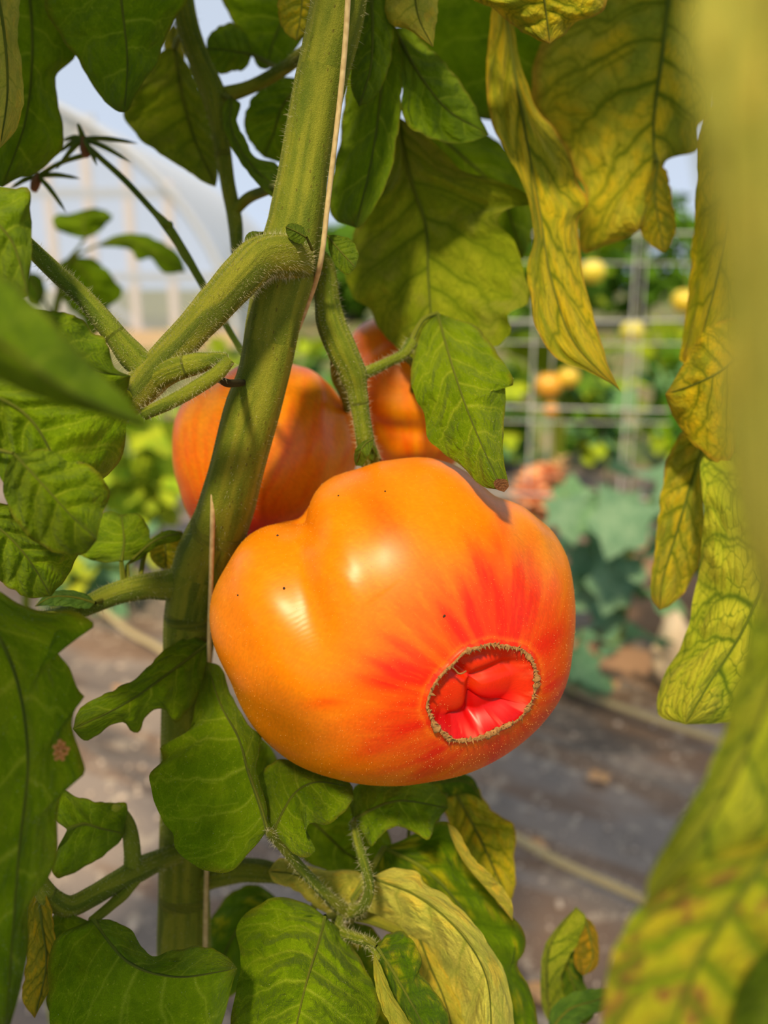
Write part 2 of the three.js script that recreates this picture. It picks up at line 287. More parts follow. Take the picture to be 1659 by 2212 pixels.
{ // the film greenhouse beyond
  const gx = -5.6, gz = -10, a = 3.97, b = 3.06;
  const t = thing('greenhouse', 'pale film-covered hoop greenhouse with pinkish battens behind the dead flowers', 'greenhouse', new THREE.Vector3(gx, -0.035, gz));
  const film = new THREE.MeshPhysicalMaterial({ color: new THREE.Color(0.88, 0.9, 0.94), roughness: 0.5, transmission: 0.85, thickness: 0, side: THREE.DoubleSide });
  const wood = new THREE.MeshStandardMaterial({ color: new THREE.Color(0.78, 0.66, 0.62), roughness: 0.8 }), pipe = new THREE.MeshStandardMaterial({ color: new THREE.Color(0.5, 0.53, 0.6), roughness: 0.5 });
  const arch = (z, r = 0) => { const p = []; for (let i = 0; i <= 48; i++) { const th = Math.PI * i / 48; p.push(new THREE.Vector3(gx + (a + r) * Math.cos(th), (b + r) * Math.sin(th) - 0.035, z)); } return p; };
  const sh = new THREE.Shape(arch(0).map((p) => new THREE.Vector2(p.x, p.y))); const eg = new THREE.ShapeGeometry(sh); eg.translate(0, 0, gz); part('end_film', eg, film, t);
  for (let k = 0; k < 8; k++) part('hoop', new THREE.TubeGeometry(new THREE.CatmullRomCurve3(arch(gz - k * 0.85, -0.05)), 48, 0.05, 6), pipe, t);
  const sp = [], si = []; const n = 49; for (let k = 0; k < 2; k++) for (const p of arch(gz - k * 6)) sp.push(p.x, p.y, p.z); for (let i = 0; i < n - 1; i++) si.push(i, i + 1, n + i, i + 1, n + i + 1, n + i);
  const sg = new THREE.BufferGeometry(); sg.setAttribute('position', new THREE.Float32BufferAttribute(sp, 3)); sg.setIndex(si); sg.computeVertexNormals(); part('roof_film', sg, film, t);
  for (let x = gx - 3.4; x < gx + 3.6; x += 0.44) { const h = b * Math.sqrt(Math.max(0, 1 - ((x - gx) / a) ** 2)); const g = new THREE.BoxGeometry(0.1, h, 0.05); g.translate(x, h / 2 - 0.035, gz - 0.04); part('batten', g, wood, t); }
  for (const y of [0.75, 1.65, 2.4]) { const w = a * Math.sqrt(1 - (y / b) ** 2); const g = new THREE.BoxGeometry(2 * w, 0.09, 0.04); g.translate(gx, y, gz - 0.03); part('rail', g, pipe, t); }
  for (const s of [-1, 1]) { const g = new THREE.BoxGeometry(0.09, 4.4, 0.04); g.rotateZ(s * 0.9); g.translate(gx + s * 1.5, 1.2, gz - 0.08); part('brace', g, pipe, t); }
  const g = new THREE.BoxGeometry(7.8, 0.2, 0.06); g.translate(gx, 0.065, gz + 0.08); part('base_board', g, new THREE.MeshStandardMaterial({ color: new THREE.Color(0.62, 0.44, 0.28), roughness: 0.9 }), t);
}

// ---------------------------------------------------------------- trees and hedges far off
const barkMat = new THREE.MeshStandardMaterial({ color: new THREE.Color(0.12, 0.09, 0.06), roughness: 1 });
function tree(x, z, h, w, label, kind, tint, n) {
  const t = thing('tree', label, 'tree', new THREE.Vector3(x, -0.035, z), 'trees beyond the plots');
  part('trunk', tubeGeo([[x, -0.04, z, 0.13], [x + 0.08, h * 0.4, z, 0.09], [x, h * 0.85, z, 0.03]], { seg: 12, rad: 8, world: true }), barkMat, t);
  const im = new THREE.InstancedMesh(simpleLeaves[1], leafMat(kind, tint), n), m = new THREE.Matrix4(), q = new THREE.Quaternion(), f = new THREE.Vector3(0, 0, 1), c = new THREE.Color();
  for (let i = 0; i < n; i++) { const u = rnd() * 6.283, k = rr(-1, 1), r = Math.cbrt(rr(0.25, 1)) * (0.75 + 0.35 * noise(u * 2, k * 4 + x)); const s = Math.sqrt(1 - k * k);
    q.setFromUnitVectors(f, new THREE.Vector3(rr(-1, 1), rr(-1, 0.4), rr(-1, 1)).normalize()); m.compose(new THREE.Vector3(Math.cos(u) * s * r * w, h * 0.56 + k * r * h * 0.46, Math.sin(u) * s * r * w), q, new THREE.Vector3().setScalar(rr(0.22, 0.42))); im.setMatrixAt(i, m);
    im.setColorAt(i, c.setScalar(rr(0.6, 1.25))); }
  im.name = 'foliage'; im.userData.kind = 'stuff'; im.castShadow = im.receiveShadow = true; t.add(im);
}
tree(1.2, -13, 2.5, 1.2, 'mid green leafy tree far behind the yellow cherry fruits', 'far', '#b8c878', 1100);
tree(2.9, -14, 2.6, 1.1, 'dark green tree far behind the hanging yellow leaf tip', 'far', '#a4c080', 700);
tree(4.3, -15, 2.3, 1.1, 'tall olive green tree far behind the long yellow leaves', 'far', '#a8c070', 420);
tree(7.2, -16, 3.0, 1.6, 'broad dark green tree at the far end of the tree line', 'far', '#98b478', 500);
tree(-0.6, -16, 1.9, 1.2, 'low pale green tree far behind the fruit truss', 'far', '#b4cc84', 800);

// ---------------------------------------------------------------- plants of the plots behind
function bush(name, label, category, base, o) { // stems from the base, leaves along them
  const t = thing(name, label, category, base, o.group);
  for (let s = 0; s < o.stems; s++) {
    const a = s / o.stems * 6.283 + rnd(), lean = rr(0.2, 1) * o.w, h = o.h * rr(0.7, 1.05), tip = new THREE.Vector3(base.x + Math.cos(a) * lean, base.y + h, base.z + Math.sin(a) * lean * 0.6);
    const p1 = base.clone().lerp(tip, 0.45).add(new THREE.Vector3(-Math.cos(a) * lean * 0.2, 0, 0));
    part('stem', tubeGeo([[base.x, base.y - 0.01, base.z, o.th], [p1.x, p1.y, p1.z, o.th * 0.8], [tip.x, tip.y, tip.z, o.th * 0.4]], { seg: 10, rad: 6, world: true }), stemMat('#c0cc90'), t);
    for (let k = 0; k < o.leaves; k++) { const q = (k + 0.6 + rr(-0.3, 0.3)) / o.leaves, at = q < 0.45 ? base.clone().lerp(p1, q / 0.45) : p1.clone().lerp(tip, (q - 0.45) / 0.55); if (q < (o.from ?? 0.2)) continue;
      const b = a + rr(-2.2, 2.2); plainLeaf(t, leafMat(o.kinds[k % o.kinds.length], o.tints[k % o.tints.length]), at, new THREE.Vector3(Math.cos(b), rr(-0.5, 0.5), Math.sin(b) + 0.35), o.size * rr(0.7, 1.25), Math.floor(rnd() * 4)); }
  }
  return t;
}
const g0 = (x, y) => { const p = G(x, y); p.y = 0; return p; };
const plots = 'leafy plants in the plots behind';
bush('brassica_plant', 'blue-green broad-leaved plant beside the orange flowers behind the tomato', 'plant', g0(1330, 1400), { stems: 6, leaves: 7, h: 0.42, w: 0.17, th: 0.005, size: 0.13, kinds: ['teal'], tints: ['#ffffff', '#e0f0e8', '#f0ffe0'], group: plots });
bush('brassica_plant', 'blue-green broad-leaved plant rooted next to the pale stone', 'plant', g0(1235, 1500), { stems: 4, leaves: 5, h: 0.16, w: 0.1, th: 0.004, size: 0.085, kinds: ['teal'], tints: ['#e0f4e0', '#f0ffe8'], group: plots });
bush('brassica_plant', 'tall dark green leafy plant in front of the white trellis netting', 'plant', g0(1540, 1350), { stems: 5, leaves: 7, h: 0.62, w: 0.14, th: 0.006, size: 0.14, kinds: ['far', 'green'], tints: ['#88b878', '#98c080'], from: 0.35, group: plots });
bush('lettuce_plant', 'yellow-green leafy plant beyond the tomato that hangs behind the stem', 'plant', g0(290, 1215), { stems: 12, leaves: 9, h: 0.46, w: 0.32, th: 0.004, size: 0.13, kinds: ['lime'], tints: ['#ffffff', '#f0ffe0', '#d8f0c0'], group: plots });
bush('lettuce_plant', 'pale yellow-green leafy plant behind the stalk with the round leaf', 'plant', g0(180, 1310), { stems: 7, leaves: 6, h: 0.2, w: 0.2, th: 0.004, size: 0.1, kinds: ['lime', 'teal'], tints: ['#ffffff', '#e8fff0'], group: plots });
{ // a young plant against the film
  const b = P(20, 1400, 0.63), t = thing('young_tomato_plant', 'young tomato plant with a few leaves standing against the pale greenhouse film', 'tomato plant', new THREE.Vector3(b.x, 0, b.z)), D = 0.62, r = t.position;
  part('stem', tubeGeo([[r.x, -0.005, r.z, 0.004], [r.x, 0.35, r.z, 0.0035], [...P(70, 1000, D).toArray(), 0.003], [...P(115, 700, D).toArray(), 0.003], [...P(150, 560, D).toArray(), 0.002], [...P(185, 515, D).toArray(), 0.0015]], { seg: 40, rad: 8, world: true }), stemMat('#c0d080'), t);
  const Y = (k, o) => leaf(t, k, { nu: 12, nv: 26, rw: 2.5, q: 0.003, rip: 0.005, e: [0.012, 0.012], tint: '#c8e0a0', ...o });
  Y('green', { M: [[184, 515], [180, 480], [185, 452]], L: [[150, 508], [116, 490], [120, 464], [150, 462]], R: [[212, 502], [242, 466], [205, 450]], d: [D, D], at: [175, 525, D] });
  Y('green', { M: [[205, 532], [260, 518], [330, 545], [402, 588]], L: [[250, 508], [300, 505], [345, 520], [388, 552]], R: [[280, 540], [298, 562], [325, 558], [352, 588]], d: [D, D - 0.01], at: [150, 560, D] });
  Y('green', { M: [[150, 555], [190, 600], [222, 672]], L: [[115, 580], [130, 640], [185, 690]], R: [[205, 560], [245, 600], [264, 634]], d: [D, D + 0.01], at: [145, 565, D] });
  Y('green', { M: [[60, 588], [80, 620], [84, 664]], L: [[48, 618], [62, 655]], R: [[86, 594], [98, 630]], d: [D, D], at: [118, 690, D] });
  Y('green', { M: [[205, 640], [210, 690], [200, 730]], L: [[185, 660], [180, 700]], R: [[232, 650], [228, 700]], d: [D + 0.02, D + 0.02], at: [130, 640, D] });
}
for (const [x, y, h, w, l] of [[1080, 1010, 0.42, 0.3, 'low green plant at the far edge of the cloth behind the lit leaf'], [1270, 1000, 0.5, 0.4, 'low green plant at the far edge of the cloth under the netting'], [1450, 985, 0.6, 0.4, 'low green plant at the far edge of the cloth by the curled yellow leaf'], [660, 960, 0.5, 0.5, 'low green plant on the soil behind the fruit truss'], [520, 900, 0.4, 0.5, 'low green plant on the soil towards the pale greenhouse']])
  bush('low_plant', l, 'plant', g0(x, y), { stems: 10, leaves: 8, h, w: w * 0.36, th: 0.006, size: 0.16, kinds: ['far', 'lime', 'teal'], tints: ['#d8f4b0', '#e0f0c0', '#d0f0b8'], group: 'low plants at the edge of the cloth' });

{ // white trellis netting with the fruiting row behind it
  const net = (d, ys, xs, x0, x1, y0, y1, label, rad) => {
    const foot = P(1280, 1100, d); const t = thing('trellis_netting', label, 'trellis netting', new THREE.Vector3(foot.x, 0, foot.z), 'white netting behind the tomato');
    const mat = new THREE.MeshStandardMaterial({ color: new THREE.Color(0.58, 0.58, 0.57), roughness: 0.6 });
    for (const [ya, yb] of ys) part('cross_strand', new THREE.TubeGeometry(new THREE.CatmullRomCurve3([P(x0, ya, d), P((x0 + x1) / 2, (ya + yb) / 2 + 3, d), P(x1, yb, d)]), 12, rad, 6), mat, t);
    for (const x of xs) { const a = P(x, y0, d), b = P(x, y1, d); b.x = a.x; b.z = a.z; part('upright_strand', new THREE.TubeGeometry(new THREE.CatmullRomCurve3([a, a.clone().lerp(b, 0.5).add(new THREE.Vector3(0.004, 0, 0)), b]), 12, rad, 6), mat, t); }
  };
  net(2.05, [[505, 500], [694, 688], [868, 892], [1050, 1090]], [947, 1165, 1383, 1601], 800, 1750, 420, 1560, 'near white trellis netting of large square meshes', 0.0026);
  net(2.22, [[560, 570], [735, 742], [905, 915]], [1010, 1205, 1400, 1595], 850, 1700, 480, 1300, 'farther white trellis netting showing between the near meshes', 0.0018);
}
function fruitRow() {
  const fm = (c) => new THREE.MeshPhysicalMaterial({ color: new THREE.Color(...lin(c)), roughness: 0.35, clearcoat: 0.3, clearcoatRoughness: 0.3 });
  const list = [[1280, 586, 27, [236, 214, 60], 'round yellow fruit hanging highest behind the netting'], [1366, 716, 26, [222, 210, 84], 'pale yellow fruit hanging beside a netting upright'], [1478, 650, 27, [232, 200, 50], 'yellow fruit half hidden behind the long yellow leaf'], [1185, 832, 29, [232, 168, 44], 'orange-yellow fruit hanging under the hanging leaf tip'], [1228, 815, 24, [226, 190, 50], 'small yellow fruit touching the orange-yellow one'], [1190, 885, 16, [230, 160, 60], 'smallest orange fruit below the orange-yellow one']];
  for (const [x, y, r, c, label] of list) {
    const d = 2.32, p = P(x, y, d), R = r * d / FPX, t = thing('yellow_fruit', label, 'tomato', p, 'yellow fruits behind the netting');
    const pr = []; for (let k = 0; k <= 14; k++) { const th = Math.PI * k / 14; pr.push(new THREE.Vector2(R * Math.sin(th) * 1.02 + 1e-5, -R * 0.94 * Math.cos(th) - (k > 12 ? R * 0.06 : 0))); }
    const g = new THREE.LatheGeometry(pr, 22); g.translate(p.x, p.y, p.z); part('fruit_body', g, fm(c), t);
    part('stalk', tubeGeo([[p.x, p.y + R * 0.8, p.z, 0.003], [p.x + 0.01, p.y + R * 1.5, p.z - 0.02, 0.002], [p.x + 0.02, p.y + R * 2.3, p.z - 0.05, 0.002]], { seg: 8, rad: 6, world: true }), stemMat('#c0cc90'), t);
  }
}
fruitRow();
bush('vine_plant', 'olive green vine climbing the netting among the yellow fruits', 'plant', (() => { const p = P(1200, 1100, 2.75); p.y = 0; return p; })(), { stems: 5, leaves: 12, h: 0.98, w: 0.26, th: 0.007, size: 0.14, kinds: ['far', 'under', 'green'], tints: ['#c8d490', '#b0c080', '#a8c078'], from: 0.45 });
bush('vine_plant', 'green vine climbing the netting beside the half hidden yellow fruit', 'plant', (() => { const p = P(1490, 1100, 2.68); p.y = 0; return p; })(), { stems: 5, leaves: 9, h: 0.9, w: 0.26, th: 0.007, size: 0.13, kinds: ['far', 'green'], tints: ['#b8d488', '#98bc78'], from: 0.4 });

{ // orange flowers and a dry stalk beside them
  const b = g0(1168, 1225), t = thing('orange_flower_clump', 'clump of soft orange flowers behind the upper edge of the tomato', 'flowers', b);
  const pm = new THREE.MeshPhysicalMaterial({ color: new THREE.Color(...lin([252, 188, 132])), roughness: 1, transmission: 0.3, thickness: 0, side: THREE.DoubleSide });
  const heads = [[1150, 1045, 0], [1185, 1030, 0.03], [1135, 1075, -0.02], [1195, 1070, 0.05], [1165, 1090, -0.04], [1150, 1110, 0.02], [1180, 1120, 0]];
  const D = P(1165, 1190, 1).sub(EYE), dd = b.clone().sub(EYE).dot(BACK) * -1;
  for (const [x, y, o] of heads) {
    const c = P(x, y, dd + o); part('stem', tubeGeo([[b.x, 0, b.z, 0.003], [(b.x + c.x) / 2, c.y * 0.6, (b.z + c.z) / 2, 0.003], [c.x, c.y, c.z, 0.002]], { seg: 8, rad: 6, world: true }), stemMat('#c0cc90'), t);
    const gs = []; for (let k = 0; k < 22; k++) { const g = plainLeafGeo(0.055, 0.04, 0.25, k, 4, 2); g.rotateX(-rr(0.05, 1.2)); g.rotateY(k * 2.4); g.translate(c.x, c.y, c.z); gs.push(g); } part('flower_head', mergeGeometries(gs), pm, t);
  }
  const s = g0(1240, 1235), st = thing('dry_stalk', 'upright tan seed stalk beside the orange flowers', 'stalk', s), tan = new THREE.MeshStandardMaterial({ color: new THREE.Color(...lin([190, 158, 112])), roughness: 1 });
  const top = P(1213, 985, dd); part('stalk', tubeGeo([[s.x, 0, s.z, 0.006], [top.x, top.y * 0.6, top.z, 0.005], [top.x, top.y, top.z, 0.003]], { seg: 10, rad: 6, world: true }), tan, st);
  const gs = []; for (let k = 0; k < 60; k++) { const g = new THREE.ConeGeometry(0.006, 0.03, 5); g.rotateZ(-1.1); g.translate(0.014, 0, 0); g.rotateY(k * 2.4); g.translate(top.x, top.y - k * 0.0035, top.z); gs.push(g); } part('seed_head', mergeGeometries(gs), tan, st);
}
{ // pale stone, dry scraps and crumbs on the cloth
  const stoneMat = new THREE.MeshStandardMaterial({ map: tex(128, 128, (u, v) => mixc([196, 168, 132], [226, 206, 176], fbm(u * 8, v * 8, 4)).map(clampc)), roughness: 0.95 });
  const stone = (p, sx, sy, sz, label) => { const g = new THREE.IcosahedronGeometry(1, 4), q = g.attributes.position, v = new THREE.Vector3(); for (let i = 0; i < q.count; i++) { v.fromBufferAttribute(q, i); const k = 1 + 0.9 * (fbm(v.x * 1.9 + 5, v.y * 1.7 + v.z * 1.5 + p.x * 9, 4) - 0.5) - 0.2 * Math.abs(v.x + v.y * 0.5); q.setXYZ(i, v.x * k * sx, v.y * k * sy, v.z * k * sz); } g.computeVertexNormals(); g.translate(p.x, sy * 0.8, p.z); const t = thing('stone', label, 'stone', new THREE.Vector3(p.x, 0, p.z)); part('stone_body', g, stoneMat, t); };
  stone(g0(1452, 1500), 0.05, 0.085, 0.05, 'pale beige stone behind the net-veined green leaf');
  const dryTex = leafTex({ a: [206, 150, 96], b: [226, 184, 132], v: [160, 110, 70], vk: 0.5, seed: 51 });
  const dry = new THREE.MeshPhysicalMaterial({ map: dryTex, roughness: 1, transmission: 0.2, thickness: 0, side: THREE.DoubleSide });
  const scraps = [[1300, 1690, 0.05, 'orange-tan dry leaf scrap lying on the cloth between the two ropes'], [1325, 1478, 0.06, 'tan dry leaf scrap lying behind the farther rope'], [1150, 1815, 0.045, 'pale dry leaf scrap lying just above the nearer rope'], [1150, 2110, 0.04, 'yellowish dry leaf scrap lying below the nearer rope'], [1250, 1395, 0.05, 'brown dry leaf scrap lying under the blue-green plant'], [300, 1500, 0.05, 'tan dry leaf scrap lying on the cloth behind the lobed leaf crossing the stem']];
  for (const [x, y, s, label] of scraps) { const p = g0(x, y), g = plainLeafGeo(s, s * 0.7, -0.25, x, 8, 3); g.rotateY(x); g.translate(p.x, clothY(p.x, p.z) + 0.006, p.z); const t = thing('dry_leaf_scrap', label, 'dry leaf', new THREE.Vector3(p.x, 0, p.z), 'dry scraps on the cloth'); part('blade', g, dry, t); }
  const g = new THREE.IcosahedronGeometry(1, 0), n = 1500, im = new THREE.InstancedMesh(g, new THREE.MeshStandardMaterial({ color: new THREE.Color(0.62, 0.5, 0.4), roughness: 0.35 }), n), m = new THREE.Matrix4(), q = new THREE.Quaternion(), e = new THREE.Euler();
  for (let i = 0; i < n; i++) { const p = g0(rr(60, 1600), rr(1300, 2400)), s = 0.0012 + 0.0045 * Math.pow(rnd(), 4); q.setFromEuler(e.set(rnd() * 6, rnd() * 6, 0)); m.compose(new THREE.Vector3(p.x, clothY(p.x, p.z) + s * 0.4, p.z), q, new THREE.Vector3(s * rr(0.6, 1.6), s * 0.7, s)); im.setMatrixAt(i, m); }
  im.name = 'soil_crumbs'; im.userData = { kind: 'stuff', label: 'scattered tan soil crumbs and grit on the ground cloth', category: 'crumbs' }; im.castShadow = im.receiveShadow = true; scene.add(im);
  const soil = part('bed_soil', plane(0.3, 1.5, -2.4, -1.35, 40, 30, (x, z) => { const r = Math.hypot((x - 0.85) / 0.55, (z + 1.88) / 0.48); return 0.03 * (1 - r) + 0.05 * (fbm(x * 14, z * 14, 4) - 0.45) - (r > 1 ? 0.05 * (r - 1) : 0); }, 2), new THREE.MeshStandardMaterial({ color: new THREE.Color(0.33, 0.19, 0.11), roughness: 1, bumpMap: soilTex, bumpScale: 0.01 }), scene);
  soil.userData = { kind: 'structure', label: 'patch of bare brown soil under the blue-green plants', category: 'soil' };
}

// ---------------------------------------------------------------- the three big tomatoes
function tomato(name, label, o) {
  const [cx, cy] = o.c, C = P(cx, cy, o.d), px2m = o.d / FPX;
  const t = thing(name, label, 'tomato', C, 'large ripening tomatoes on the truss');
  const vd = C.clone().sub(EYE).normalize(), X = new THREE.Vector3().crossVectors(vd, UP).normalize(), Y = new THREE.Vector3().crossVectors(X, vd).normalize(), Z = vd.clone().negate();
  const pol = o.sil.map(([x, y]) => [Math.atan2(cy - y, x - cx), Math.hypot(x - cx, y - cy)]).sort((a, b) => a[0] - b[0]);
  const NS = 720, sil = new Float32Array(NS); for (let i = 0; i < NS; i++) { const a = -Math.PI + i / NS * 2 * Math.PI; let k = pol.findIndex((p) => p[0] > a); if (k < 0) k = 0; const q = pol[k], p = pol[(k + pol.length - 1) % pol.length]; let da = q[0] - p[0], ax = a - p[0]; if (da <= 0) da += 2 * Math.PI; if (ax < 0) ax += 2 * Math.PI; sil[i] = mix(p[1], q[1], ax / da); }
  for (let pass = 0; pass < 3; pass++) { const s2 = sil.slice(); for (let i = 0; i < NS; i++) { let s = 0; for (let k = -4; k <= 4; k++) s += s2[(i + k + NS) % NS]; sil[i] = s / 9; } }
  const RS = (psi) => { const f = ((psi + Math.PI) / (2 * Math.PI) * NS + NS) % NS, i = Math.floor(f) % NS; return mix(sil[i], sil[(i + 1) % NS], f - Math.floor(f)) * px2m * (o.shrink ?? 0.972); };
  const toDir = (x, y) => { const dx = (x - cx) * px2m, dy = (cy - y) * px2m, r = Math.hypot(dx, dy), R = RS(Math.atan2(dy, dx)), q = Math.min(0.995, r / R * 0.97), z = o.rz * Math.sqrt(1 - q * q); return new THREE.Vector3(dx, dy, z).normalize(); };
  const grooves = o.grooves.map(([pts, amp, w]) => { const c = new THREE.CatmullRomCurve3(pts.map(([x, y]) => toDir(x, y))); return [c.getPoints(120).map((v) => v.normalize()), amp, w]; });
  const ax = o.scar ? toDir(...o.scar.c) : toDir(o.axis[0], o.axis[1]);
  const g = new THREE.SphereGeometry(1, o.seg ?? 300, o.seg2 ?? 220); g.rotateX(Math.PI / 2); // poles along z
  g.applyQuaternion(new THREE.Quaternion().setFromUnitVectors(new THREE.Vector3(0, 0, 1), ax));
  const ux = new THREE.Vector3(0, 1, 0).cross(ax).normalize(), uy = new THREE.Vector3().crossVectors(ax, ux);
  const p = g.attributes.position, col = new Float32Array(p.count * 3), d = new THREE.Vector3(), polyR = o.scar && ((a) => { const s = o.scar.p, L = s.length; for (let i = 0; i < L; i++) { const A = s[i].a, B = s[(i + 1) % L].a; let w = B - A; if (w < -Math.PI) w += 6.2832; let q = a - A; while (q < 0) q += 6.2832; if (w > 0 && q <= w) return mix(s[i].r, s[(i + 1) % L].r, q / w); } return s[0].r; });
  if (o.scar) o.scar.p = o.scar.rim.map(([x, y]) => ({ a: Math.atan2(o.scar.c[1] - y, x - o.scar.c[0]), r: Math.hypot(x - o.scar.c[0], y - o.scar.c[1]), x, y })).sort((a, b) => a.a - b.a);
  const radius = (d) => {
    const s = Math.hypot(d.x, d.y), psi = Math.atan2(d.y, d.x), n = 2.15, back = d.z < 0 ? (o.rb ?? o.rz) : o.rz;
    const Rsm = mix(o.mean * px2m, RS(psi), sm(0, 0.8, s));
    let r = Math.pow(Math.pow(s / Rsm, n) + Math.pow(Math.abs(d.z) / back, n), -1 / n);
    for (const [pts, amp, w] of grooves) { let m = 9, mi = 0; for (let i = 0; i < pts.length; i++) { const q = pts[i].distanceToSquared(d); if (q < m) { m = q; mi = i; } } m = Math.sqrt(m); const f = mi / 120, fade = (1 - sm(0.5, 1, f)); r *= 1 - amp * fade * (Math.exp(-(m / w) * (m / w)) - 0.35 * Math.exp(-Math.pow((m - 2.2 * w) / w, 2))); }
    return r;
  };
  const toPx = (d, r) => { const k = FPX / (C.clone().addScaledVector(X, d.x * r).addScaledVector(Y, d.y * r).addScaledVector(Z, d.z * r).sub(EYE).dot(BACK) * -1); const w = C.clone().addScaledVector(X, d.x * r).addScaledVector(Y, d.y * r).addScaledVector(Z, d.z * r).sub(EYE); return [W / 2 + w.dot(RIGHT) * k, H / 2 - w.dot(UP) * k]; };
  for (let i = 0; i < p.count; i++) {
    d.fromBufferAttribute(p, i).normalize(); let r = radius(d), rho = 9, sx = 0, sy = 0; const pp = toPx(d, r);
    if (o.scar && d.z > 0) { sx = pp[0] - o.scar.c[0]; sy = o.scar.c[1] - pp[1]; rho = Math.hypot(sx, sy) / polyR(Math.atan2(sy, sx)); }
    const th = Math.acos(Math.min(1, d.dot(ax))), ph = Math.atan2(d.dot(uy), d.dot(ux));
    let c = o.color(th, ph, d, pp);
    if (rho < 1.25) { const f = o.scar.flesh(rho, sx, sy); r -= f.dip; if (f.k) c = mixc(c, f.c, f.k); }
    const w = C.clone().addScaledVector(X, d.x * r).addScaledVector(Y, d.y * r).addScaledVector(Z, d.z * r); p.setXYZ(i, w.x, w.y, w.z);
    const gr = 0.96 + 0.08 * hash(i * 0.37, i * 0.11), lc = lin(c.map((v) => clampc(v * gr))); col.set(lc, i * 3);
  }
  g.setAttribute('color', new THREE.BufferAttribute(col, 3)); g.computeVertexNormals();
  { const N = g.attributes.normal, seg = o.seg ?? 300, row = seg + 1; for (let j = 0; j * row < N.count; j++) { const a = j * row, b = a + seg; const x = N.getX(a) + N.getX(b), y = N.getY(a) + N.getY(b), z = N.getZ(a) + N.getZ(b), l = Math.hypot(x, y, z) || 1; N.setXYZ(a, x / l, y / l, z / l); N.setXYZ(b, x / l, y / l, z / l); } }
  part('fruit_skin', g, tomatoMat, t);
  const surf = (x, y, lift = 0) => { const d = toDir(x, y); for (let k = 0; k < 12; k++) { const q = toPx(d, radius(d)); d.x += (x - q[0]) * px2m / o.mean / px2m * 0.8; d.y += (q[1] - y) / o.mean * 0.8; d.normalize(); } const r = radius(d) + lift; return [C.clone().addScaledVector(X, d.x * r).addScaledVector(Y, d.y * r).addScaledVector(Z, d.z * r), X.clone().multiplyScalar(d.x).addScaledVector(Y, d.y).addScaledVector(Z, d.z)]; };
  if (o.fuzz) { for (let k = 0; k < o.fuzz; k++) { const i = Math.floor(rnd() * p.count), w = new THREE.Vector3(p.getX(i) + C.x, p.getY(i) + C.y, p.getZ(i) + C.z), n = new THREE.Vector3(g.attributes.normal.getX(i), g.attributes.normal.getY(i), g.attributes.normal.getZ(i)); const dn = n.clone().add(new THREE.Vector3(rr(-0.4, 0.4), rr(-0.4, 0.4), rr(-0.4, 0.4))).normalize(); if (w.clone().sub(C).normalize().dot(ax.clone().set(X.x * ax.x + Y.x * ax.y + Z.x * ax.z, X.y * ax.x + Y.y * ax.y + Z.y * ax.z, X.z * ax.x + Y.z * ax.y + Z.z * ax.z)) > 0.97) continue; hairSpots.push([w, dn]); } growHair(t, 0.00015, 0.00045, 0.00005, 'fine_hair', fuzzMat); }
  return { t, surf, C };
}
const tomatoMat = new THREE.MeshPhysicalMaterial({ vertexColors: true, roughness: 0.6, clearcoat: 0.52, clearcoatRoughness: 0.32, specularIntensity: 0.12 });
const fuzzMat = new THREE.MeshStandardMaterial({ color: new THREE.Color(0.9, 0.55, 0.16), roughness: 0.6 });
const SKIN = { yel: [240, 131, 1], org: [234, 101, 0], deep: [226, 72, 0], red: [222, 30, 0], grn: [190, 146, 20] };
// red flame from the blossom end: spots given as [px, py, half length along the flame, half width, strength]
const flames = [[1040, 1310, 150, 42, 0.95], [1110, 1290, 130, 34, 0.95], [1125, 1340, 90, 26, 0.9], [985, 1370, 110, 26, 0.6], [900, 1455, 90, 30, 0.9], [840, 1470, 60, 22, 0.75], [870, 1400, 60, 22, 0.4], [700, 1520, 45, 14, 0.4], [860, 1540, 110, 24, 0.55], [860, 1590, 120, 22, 0.6], [940, 1630, 80, 20, 0.75], [1060, 1620, 60, 18, 0.6], [1180, 1390, 60, 22, 0.55], [1190, 1480, 50, 26, 0.5], [1075, 1200, 90, 24, 0.4], [830, 1120, 110, 40, 0.25]];
const bigColor = (th, ph, d, pp) => {
  const n = fbm(ph * 6 + 9, th * 2.2 + 3, 4), st = fbm(ph * 9, th * 2.2, 3), fine = fbm(ph * 60, th * 14, 3);
  let c = mixc(SKIN.yel, SKIN.org, sm(0.35, 0.7, n * 0.6 + 0.5 * sm(0.2, 1, 1.25 - th) - 0.05));
  c = mixc(c, SKIN.deep, 0.75 * sm(1.15, 0.35, th) * (0.5 + 0.7 * st));
  let red = 0.3 * sm(0.95, 0.3, th) * sm(0.42, 0.68, st);
  if (d.z > -0.1) for (const [x, y, l, w, k] of flames) { const ex = 1045 - x, ey = 1495 - y, e = Math.hypot(ex, ey) || 1, ax = ex / e, ay = ey / e, qx = pp[0] - x, qy = pp[1] - y, u = (qx * ax + qy * ay) / l, v = (-qx * ay + qy * ax) / w; const s = u * u + v * v; if (s < 5) red += k * Math.exp(-s * 1.2) * (0.62 + 0.6 * sm(0.3, 0.7, st * 0.75 + fine * 0.25)); }
  c = mixc(c, SKIN.red, Math.min(0.9, red));
  c = mixc(c, SKIN.grn, 0.45 * sm(1.55, 2.1, th) * n + 0.4 * Math.exp(-Math.pow((pp[0] - 1165) / 70, 2) - Math.pow((pp[1] - 1170) / 90, 2)));
  return mixc(c, [250, 176, 40], 0.12 * sm(0.55, 0.75, fine));
};
